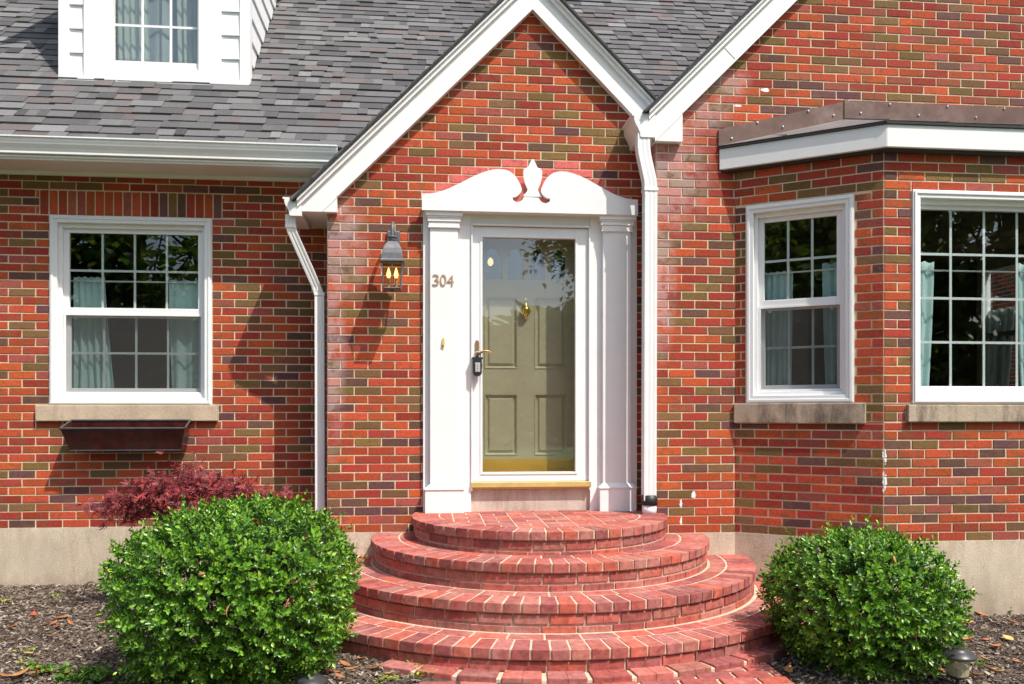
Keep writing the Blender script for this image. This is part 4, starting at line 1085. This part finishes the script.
# brick path joining the steps
mb = MB(); rng = random.Random(301)
zp = .048
pw0, pw1 = -.05, 1.92
mb.poly([(pw0, -5.5, zp - .010), (pw1, -5.5, zp - .010), (pw1, -1.72, zp - .010), (pw0, -1.72, zp - .010)], 1)
y = -1.70; row = 0
while y > -5.4:
    x = pw0 + (.1 if row % 2 else 0) - .0
    while x < pw1 - .05:
        xb = min(x + .205, pw1)
        rr = min(math.hypot(px_ - SC.x, py_ - SC.y) for px_ in (x, xb) for py_ in (y, y - .1))
        if math.hypot((x + xb) / 2 - SC.x, y - SC.y) > 1.94:
            mb.hexa([(x + .006 + rng.uniform(-.003, .003), y - .1, zp - .04), (xb - .006, y - .1, zp - .04), (xb - .006, y - .006, zp - .04), (x + .006, y - .006, zp - .04)] + [(a_ + rng.uniform(-.002, .002), b__, zp + rng.uniform(-.003, .003)) for a_, b__ in ((x + .006, y - .1), (xb - .006, y - .1), (xb - .006, y - .006), (x + .006, y - .006))], 0, step_col(rng))
        x += .213
    y -= .108; row += 1
tag(mb.build('brick_path', [M['stepbrick'], M['stepmortar']], bevel=.004), kind='structure')

# mulch chips
rng = random.Random(401); mb = MB()
CPAL = [(.10, .075, .055), (.16, .125, .10), (.055, .04, .03), (.22, .18, .145), (.12, .085, .065), (.30, .25, .20), (.085, .06, .05)]
def free(x, y):
    if math.hypot(x - SC.x, y - SC.y) < (2.05 if x > -.24 else 1.93) or inwall(x, y) and -.8 < x < 3.26: return False
    if y > YL - .01 and x < -.7: return False
    if x > 3.2 and y > YB - .01: return False
    if pw0 < x < pw1 and y < -1.72: return False
    return True
cnt = 0
while cnt < 58000:
    x = rng.uniform(-4.6, 5.0); y = rng.uniform(-2.75, .5)
    if -1.9 < x < -.45 and rng.random() < .5: continue
    if not free(x, y): continue
    cnt += 1
    a = rng.uniform(0, PI); l = rng.choice((.005, .006, .008, .011, .018)) * rng.uniform(.7, 1.3); w = l * rng.uniform(.2, .5); t = rng.uniform(.002, .006); tl = rng.uniform(-.35, .35)
    z = gz(x, y) + bumpz(x, y) + rng.uniform(0, .016)
    ca, sa = math.cos(a), math.sin(a)
    P = []
    for zz in (0, t):
        for u, v in ((-l, -w), (l, -w * .6), (l, w), (-l, w * .7)):
            P.append((x + u * ca - v * sa, y + u * sa + v * ca, z + zz + u * tl))
    mb.hexa(P, 0, (lambda c_, k_: tuple(q * k_ for q in c_))(rng.choice(CPAL), rng.uniform(.8, 1.6)))
o = mb.build('mulch', M['chip']); tag(o, 'brown shredded bark mulch covering the planting beds', 'mulch', kind='stuff')

# dead leaves
def leaf_mesh(name, l, w, curl, col, seed):
    rng = random.Random(seed); mb = MB(); n = 7; vs = []
    for i in range(n + 1):
        t = i / n; hw = w * math.sin(PI * min(1, t * .96 + .03)) ** .8; x = (t - .5) * l; zc = curl * (2 * t - 1) ** 2 * l
        for s in (-1, 0, 1): vs.append((x, s * hw + rng.uniform(-.001, .001), zc + abs(s) * hw * .5 + .004))
    fs = []
    for i in range(n):
        for s in range(2): a = i * 3 + s; fs.append((a, a + 3, a + 4, a + 1))
    mb.mesh(vs, fs, 0, col, True); mb.tube([(-.5 * l, 0, curl * l + .004), (-.62 * l, 0, curl * l + .008)], .0012, 5, 0, col)
    return mb
protos = []
for k, (l, w, cu, col) in enumerate(((.085, .014, .12, (.42, .17, .07)), (.075, .017, .2, (.52, .25, .10)), (.065, .020, .15, (.60, .42, .16)), (.09, .012, .1, (.36, .13, .06)), (.06, .016, .25, (.45, .10, .06)))):
    ob = leaf_mesh('dead_leaf', l, w, cu, col, 500 + k).build('dead_leaf', M['deadleaf']); ob.modifiers.new('thickness', 'SOLIDIFY').thickness = .001
    protos.append(ob)
names = ['dry rust orange leaf lying on the bark mulch', 'curled tan leaf lying on the bark mulch', 'yellowed leaf lying on the bark mulch', 'narrow brown leaf lying on the bark mulch', 'small dark red leaf lying on the bark mulch']
rng = random.Random(510); used = set(); put = 0
spots = [(54, 626, 0), (58, 632, 3), (62, 619, 0), (46, 629, 0), (52, 640, 3), (70, 626, 0), (33, 620, 4), (105, 627, 2), (97, 618, 2), (12, 630, 0), (28, 658, 2), (42, 674, 0), (47, 677, 1), (36, 679, 0), (5, 682, 0), (20, 681, 1), (66, 678, 0),
         (366, 660, 0), (372, 662, 1), (361, 664, 1), (345, 668, 0), (352, 674, 1), (388, 678, 2), (340, 682, 0), (300, 671, 3), (395, 668, 3), (330, 676, 0), (375, 674, 1),
         (980, 616, 0), (968, 645, 1), (985, 663, 1), (995, 650, 0), (1018, 666, 0), (975, 680, 1), (1008, 640, 2), (1000, 677, 2), (985, 643, 3), (940, 674, 0), (930, 679, 1), (955, 660, 3), (990, 673, 1), (1012, 625, 3), (965, 625, 1), (915, 678, 0), (788, 676, 1)]
def ground_at(px, py):
    Y = -1.5
    for _ in range(12):
        lo_, hi_ = -6, .6
        for _ in range(40):
            mid = (lo_ + hi_) / 2
            x, z = at(px, py, mid)
            if z > gz(x, mid): lo_ = mid
            else: hi_ = mid
        break
    x, z = at(px, py, lo_); return x, lo_
for px_, py_, k in spots:
    x, y = ground_at(px_, py_)
    if not free(x, y): continue
    p = protos[k]
    if k in used: o = p.copy(); COL.objects.link(o)
    else: o = p; used.add(k)
    o.location = (x, y, gz(x, y) + bumpz(x, y) + .016); o.rotation_euler = (rng.uniform(-.3, .3), rng.uniform(-.3, .3), rng.uniform(0, 6.28)); s_ = rng.uniform(.9, 1.4); o.scale = (s_, s_, s_)
    tag(o, names[k], 'leaf', ['rust orange leaves on the mulch', 'tan leaves on the mulch', 'yellowed leaves on the mulch', 'narrow brown leaves on the mulch', 'dark red leaves on the mulch'][k])

# ------------------------------------------------------------------ shrubs
def vnoise(d, seed):
    x, y, z = d; s = seed
    return (math.sin(x * 4.1 + s) * math.sin(y * 3.7 + s * 1.7) + math.sin(z * 5.3 + x * 2.9 + s * .6) * .7 + .55 * math.sin(x * 9.3 + z * 7.7 + s) * math.sin(y * 8.9 + s * 2.1) + .3 * math.sin(x * 17 + s * 3) * math.sin(z * 19 + y * 13)) / 2.2
def add_leaf(mb, p, d, up, l, w, col):
    d = d.normalized(); s = d.cross(up)
    if s.length < .01: s = d.cross(V((1, 0, 0)))
    s.normalize(); n = s.cross(d)
    a = p; m1 = p + d * l * .45; t = p + d * l - n * l * .12
    f = w * .35
    mb.mesh([a, m1 - s * w + n * f, m1, m1 + s * w + n * f, p + d * l * .8 - s * w * .62 + n * f * .3, p + d * l * .8 + s * w * .62 + n * f * .3, t],
            [(0, 2, 1), (0, 3, 2), (1, 2, 6, 4), (2, 3, 5, 6)], 0, col, True)
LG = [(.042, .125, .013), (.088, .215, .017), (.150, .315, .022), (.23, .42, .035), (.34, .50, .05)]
def shrub(c, rx, ry, h, seed, label, nshoot, extra_dead):
    rng = random.Random(seed)
    root = empty('boxwood_shrub', c, label, 'shrub', 'clipped boxwood shrubs flanking the steps')
    C = V(c) + V((0, 0, h * .47)); rz = h * .53; mb = MB(); tw = MB()
    def surf(d):
        k = 1 + .075 * vnoise(d, seed) + .05 * vnoise(d * 2.7, seed + 3)
        # slightly boxy ball, pulled in at the bottom
        e = 2.6; q = (abs(d.x) ** e + abs(d.y) ** e + abs(d.z) ** e) ** (-1 / e)
        taper = 1 - .12 * max(0, -d.z) ** 1.2
        return C + V((d.x * rx * q * k * taper, d.y * ry * q * k * taper, d.z * rz * q * k))
    def shoot(base, d, n, l0, colshift=0):
        d = d.normalized(); a0 = rng.uniform(0, 6); gl = rng.uniform(.055, .11)
        s1 = d.orthogonal().normalized(); s2 = d.cross(s1)
        bright = rng.random()
        for k in range(n):
            t = (k + .5) / n; ang = a0 + k * 2.4
            side = s1 * math.cos(ang) + s2 * math.sin(ang)
            ld = d * (.35 + .6 * t) + side * (1.0 - .45 * t) + V((0, 0, .15))
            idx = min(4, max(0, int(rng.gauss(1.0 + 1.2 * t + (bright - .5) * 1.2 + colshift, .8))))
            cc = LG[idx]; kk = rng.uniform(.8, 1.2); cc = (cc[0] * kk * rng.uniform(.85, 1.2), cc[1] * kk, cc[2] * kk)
            l = l0 * rng.uniform(.75, 1.2) * (1 - .35 * t * t)
            add_leaf(mb, base + d * gl * t, ld, d, l, l * rng.uniform(.24, .31), cc)
    for i in range(nshoot):
        while True:
            d = V((rng.gauss(0, 1), rng.gauss(0, 1), rng.gauss(.12, 1)))
            if d.length > .1: d.normalize(); break
        if d.z < -.93: continue
        deep = rng.random()
        f = 1 - (0 if deep < .5 else rng.uniform(.02, .38))
        p = C + (surf(d) - C) * (f - .03)
        if vnoise(d * 2.3, seed + 5) > .55 and deep < .55 and rng.random() < .7: p = C + (p - C) * .9
        dd = d + V((rng.uniform(-.5, .5), rng.uniform(-.5, .5), rng.uniform(-.2, .45)))
        if p.z < c[2] + .03: continue
        shoot(p - dd.normalized() * .05, dd, rng.randint(8, 11), .037)
        if deep < .02: # stray shoots standing proud
            shoot(p + dd.normalized() * .02, dd + V((0, 0, .5)), 8, .034, .6)
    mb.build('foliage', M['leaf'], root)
    for k in range(26):
        d = V((rng.gauss(0, 1), rng.gauss(0, 1), rng.uniform(.0, 1.2))).normalized(); e = C + (surf(d) - C) * .92
        b0 = V(c) + V((rng.uniform(-.08, .08), rng.uniform(-.08, .08), -.03)); md = b0.lerp(e, .5) + V((rng.uniform(-.06, .06), rng.uniform(-.06, .06), .05))
        tw.tube([b0, md, e], [.010, .007, .002], 6)
        for q in range(3):
            d2 = (d + V((rng.uniform(-.8, .8), rng.uniform(-.8, .8), rng.uniform(-.5, .8)))).normalized(); tw.tube([md, C + (surf(d2) - C) * .9], [.005, .0015], 5)
    tw.build('branches', M['twig'], root)
    # brown leaves caught in the foliage
    for k, (dx_, dz_, a_) in enumerate(extra_dead):
        d = V((dx_, -math.sqrt(max(.05, 1 - dx_ * dx_ - dz_ * dz_)), dz_)); p = surf(d.normalized()) + d * .02
        o = protos[k % 2].copy(); COL.objects.link(o); o.location = p; o.rotation_euler = (1.2, a_, .9 + .5 * k); o.scale = (.75, .6, .9)
        tag(o, 'brown dead leaf caught in the ' + ('larger left' if c[0] < 0 else 'right') + ' boxwood foliage', 'leaf', 'dead leaves caught in the ' + ('left' if c[0] < 0 else 'right') + ' shrub')
    return root
bl_x0, bl_x1 = at(115, 590, -1.9)[0], at(362, 590, -1.9)[0]
shrub(((bl_x0 + bl_x1) / 2, -1.92, gz(-1.1, -1.9)), (bl_x1 - bl_x0) / 2 * .95, .60, at(230, 507, -1.85)[1] - .05, 601, 'larger clipped green boxwood shrub left of the steps in front of the red maple', 3300, ((.62, .25, 1.0), (.1, .1, 1.9), (.55, .62, .4), (-.1, .42, .3)))
br_x0, br_x1 = at(768, 600, -2.0)[0], at(950, 600, -2.0)[0]
shrub(((br_x0 + br_x1) / 2, -2.02, gz(2.6, -2)), (br_x1 - br_x0) / 2 * .90, .50, at(865, 536, -1.95)[1] - .01, 602, 'smaller clipped green boxwood shrub right of the steps beside a path light', 2300, ((.0, -.1, .9), (-.05, .75, 2.4)))

# red lace-leaf maple behind the left shrub
mx, my = at(190, 500, -.35)[0], -.35
mp = empty('japanese_maple', (mx, my, gz(mx, my)), 'low red lace leaf maple peeking out behind the left boxwood', 'maple')
rng = random.Random(701); tw = MB(); lf = MB()
MPAL = [(.20, .022, .030), (.28, .035, .045), (.15, .02, .028), (.34, .05, .05), (.24, .045, .06)]
tips = []
tw.tube([(mx, my, gz(mx, my) - .05), (mx + .02, my, .35), (mx - .03, my + .02, .62)], [.03, .025, .018], 8)
for (pxa, pya) in [(184, 466), (160, 478), (140, 484), (120, 497), (100, 506), (92, 503), (112, 515), (205, 472), (225, 476), (245, 481), (262, 488), (280, 494), (290, 497), (150, 500), (175, 490), (200, 490), (220, 490), (240, 494), (130, 508), (165, 510), (190, 505), (182, 478), (212, 482), (145, 492), (255, 497)]:
    Yt = my + rng.uniform(-.22, .22); tx, tz = at(pxa + rng.uniform(-4, 4), pya + rng.uniform(-2, 5), Yt); tip = V((tx, Yt, tz))
    b0 = V((mx - .03, my + .02, .60)); md = b0.lerp(tip, .55) + V((0, 0, .10))
    tw.tube([b0, md, tip + V((0, 0, .0))], [.009, .006, .002], 6)
    for k in range(42):
        t = rng.uniform(.5, 1.08); p = (md.lerp(tip, min(1, (t - .5) * 2))) + V((rng.gauss(0, .055), rng.gauss(0, .05), rng.gauss(0, .035)))
        dr_ = V((rng.uniform(-1, 1), rng.uniform(-1, .5), rng.uniform(-.7, .25))).normalized(); s1 = dr_.orthogonal().normalized(); cc = rng.choice(MPAL); kk = rng.uniform(.8, 1.3); cc = tuple(x * kk for x in cc)
        up = s1.cross(dr_)
        for q in (-1.5, -1.0, -.6, -.25, .15, .5, .9, 1.4):        # thin lobes of one lace leaf
            ld = dr_ * math.cos(q) + s1 * math.sin(q); l = .052 * (1 - .25 * abs(q)) * rng.uniform(.7, 1.3)
            add_leaf(lf, p, ld + up * rng.uniform(-.5, .5) + V((0, 0, -.15)), up, l, l * .075, cc)
tw.build('branches', M['twig'], mp); lf.build('foliage', M['maple'], mp)

# weeds at the front of the bed
rng = random.Random(801); mb = MB()
def weed(x, y, n, s, pal):
    for k in range(n):
        a = rng.uniform(0, 6.28); d = V((math.cos(a), math.sin(a), rng.uniform(.2, 1.3))); l = s * rng.uniform(.6, 1.3)
        add_leaf(mb, V((x + rng.gauss(0, .02), y + rng.gauss(0, .02), gz(x, y) + bumpz(x, y) + .01 + rng.uniform(0, s * .8))), d, V((0, 0, 1)), l, l * .32, tuple(q * rng.uniform(.8, 1.25) for q in rng.choice(pal)))
GP = [(.10, .22, .03), (.16, .28, .04), (.07, .17, .02)]; YP_ = [(.42, .42, .05), (.30, .36, .05), (.22, .30, .05)]
for k in range(60):
    px_ = rng.choice((rng.uniform(28, 118), rng.uniform(60, 115), rng.uniform(165, 260))); x, y = ground_at(px_, rng.uniform(673, 686)); weed(x, y, 10, .030, GP)
for px_, py_ in ((410, 667), (416, 670), (422, 676), (428, 677), (396, 680), (386, 682), (400, 664), (418, 679), (5, 604), (25, 655), (23, 669), (54, 600)):
    x, y = ground_at(px_, py_); weed(x, y, 14, .024, YP_)
for px_, py_ in ((1005, 614), (1004, 613), (978, 668)): x, y = ground_at(px_, py_); weed(x, y, 10, .04, GP)
o = mb.build('weeds', M['weed']); tag(o, 'low green and yellow weeds along the front of the beds', 'weeds', kind='stuff')

# ------------------------------------------------------------------ path lights
def path_light(px_, py_top, Y, label):
    x, zt = at(px_, py_top, Y); z0 = gz(x, Y) - .01
    r_ = empty('path_light', (x, Y, z0), label, 'path light', 'solar path lights in the mulch')
    mb = MB(); mb.lathe((x, Y, zt - .050), [(0, 0), (.080, 0), (.092, .004), (.094, .010), (.088, .018), (.066, .036), (.050, .043), (.048, .048), (.030, .051), (0, .052)], 32); mb.build('cap', M['cap'], r_)
    zl = zt - .05
    mb = MB()
    n = 32; vs = []; 
    for zz, rr in ((zl, .062), (zl - .09, .052)):
        for k in range(n):
            t = 2 * PI * k / n; r2 = rr * (1 + .03 * (k % 2)); vs.append((x + r2 * math.cos(t), Y + r2 * math.sin(t), zz))
    mb.mesh(vs, [(k, (k + 1) % n, n + (k + 1) % n, n + k) for k in range(n)], 0, (1, 1, 1), False); mb.build('lens', M['lens2'], r_)
    mb = MB(); mb.lathe((x, Y, zl - .112), [(0, 0), (.028, 0), (.050, .012), (.056, .022), (.030, .026), (.018, .036), (.012, .05), (0, .052)], 24); mb.build('base_ring', M['cap'], r_)
    mb = MB(); mb.tube([(x, Y, zl - .11), (x, Y, z0 - .06)], .010, 10); mb.build('stake', M['cap'], r_)
path_light(957.5, 648, -2.40, 'black solar path light by the right boxwood with clear lens showing')
path_light(309, 674, -2.28, 'black solar path light below the left boxwood, only its cap showing')

# ------------------------------------------------------------------ across the yard: what the panes mirror
def tree(x, y, h, cr_r, trunk_h, seed, label, n=2600, dark=1.0, name='tree', gap=.0, ls=.16):
    rng = random.Random(seed); root = empty(name, (x, y, 0), label, 'tree', 'trees across the yard mirrored in the panes')
    tw = MB(); lf = MB(); tw.tube([(x, y, -.2), (x + .1, y, trunk_h), (x, y + .1, h * .8)], [.24, .18, .05], 10)
    clumps = []
    for k in range(34):
        d = V((rng.gauss(0, 1), rng.gauss(0, 1), rng.gauss(0, 1))).normalized() * rng.uniform(.35, 1)
        c = V((x + d.x * cr_r, y + d.y * cr_r, trunk_h + (h - trunk_h) * (.5 + .5 * d.z))); clumps.append((c, rng.uniform(.5, 1.1) * cr_r * .42))
        tw.tube([(x, y, lerp(trunk_h, h * .7, rng.random())), c], [.05, .012], 5)
    for k in range(n):
        c, r = rng.choice(clumps); d = V((rng.gauss(0, 1), rng.gauss(0, 1), rng.gauss(0, .8))); d.normalize(); p = c + d * r * rng.uniform(.4, 1.05)
        kk = rng.uniform(.6, 1.3) * dark; cc = rng.choice([(.07, .13, .025), (.13, .19, .035), (.05, .10, .02), (.26, .30, .06)]); cc = tuple(q * kk for q in cc)
        l = ls * rng.uniform(.7, 1.5); add_leaf(lf, p, V((rng.uniform(-1, 1), rng.uniform(-1, 1), rng.uniform(-.8, .6))), V((0, 0, 1)), l, l * .36, cc)
    tw.build('trunk', M['bark'], root); lf.build('crown', M['crown'], root)
tree(-7.5, -14.5, 10, 4.2, 1.6, 901, 'dense dark tree mirrored in the window above the planter box', 6500, 1.3, ls=.30)
tree(-15, -17, 11, 4.8, 1.6, 902, 'broad dark tree mirrored in the narrow slanted bay window', 7000, 1.3, ls=.34)
tree(13.5, -13.5, 11, 4.8, 1.4, 903, 'tall dark tree mirrored in the wide front bay window', 10000, 1.1, ls=.36)
tree(4.7, -19, 9.5, 2.4, 4.6, 904, 'open leafy tree mirrored at top of the storm door glass', 2600, .9, ls=.20)
rng = random.Random(950); lf = MB()
for k in range(24000):
    a = rng.uniform(-30, 45); hgt_ = 5.2 + .9 * math.sin(a * .35) + .5 * math.sin(a * 1.1 + 1)
    z = hgt_ * rng.random() ** .7; l = rng.uniform(.6, 1.2)
    add_leaf(lf, V((a, -34 + rng.uniform(-1.5, 1.5), z)), V((rng.uniform(-1, 1), rng.uniform(-1, 1), rng.uniform(-.6, .6))), V((0, 0, 1)), l, l * .4, tuple(q * rng.uniform(.6, 1.3) for q in (.05, .09, .02)))
o = lf.build('hedge', M['crown']); tag(o, 'long far hedge across the yard mirrored in the storm door', 'hedge', kind='stuff')

# neighbour's wall seen through the bay room's side window
nf = Frame(9.4, 0.5, 0, 1)
class NB: pass
FN = Frame(9.4, 8.5, 0, -1)
nb = wall('neighbour_wall', FN, 0, 7.5, 0, 5.0, [], 77, 0)
tag(nb, 'red brick wall of the next house glimpsed through the wide bay window', 'wall')

# ------------------------------------------------------------------ light
SUNV = V((.90, -1.0, 2.1)).normalized()
el = math.asin(SUNV.z); azm = math.atan2(SUNV.x, SUNV.y)
sun = bpy.data.lights.new('sun', 'SUN'); sun.energy = 4.3; sun.angle = math.radians(.55); sun.color = (1, .955, .88)
so = bpy.data.objects.new('sun', sun); COL.objects.link(so); so.rotation_euler = SUNV.to_track_quat('Z', 'Y').to_euler(); so.location = (8, -9, 18)
w = bpy.data.worlds.new('World'); scene.world = w; w.use_nodes = True
nt = w.node_tree; sky = nt.nodes.new('ShaderNodeTexSky'); sky.sky_type = 'NISHITA'; sky.sun_disc = False
sky.sun_elevation = el; sky.sun_rotation = azm; sky.air_density = 1.0; sky.dust_density = 3.0; sky.ozone_density = 1.0
bg = nt.nodes['Background']; bg.inputs['Strength'].default_value = .15; nt.links.new(sky.outputs[0], bg.inputs[0])
scene.view_settings.view_transform = 'Standard'; scene.view_settings.look = 'None'; scene.view_settings.exposure = 0.43; scene.view_settings.gamma = 1
scene.view_settings.use_curve_mapping = False
scene.cycles.max_bounces = 8; scene.cycles.transparent_max_bounces = 24; scene.cycles.glossy_bounces = 4
scene.cycles.sample_clamp_indirect = 6
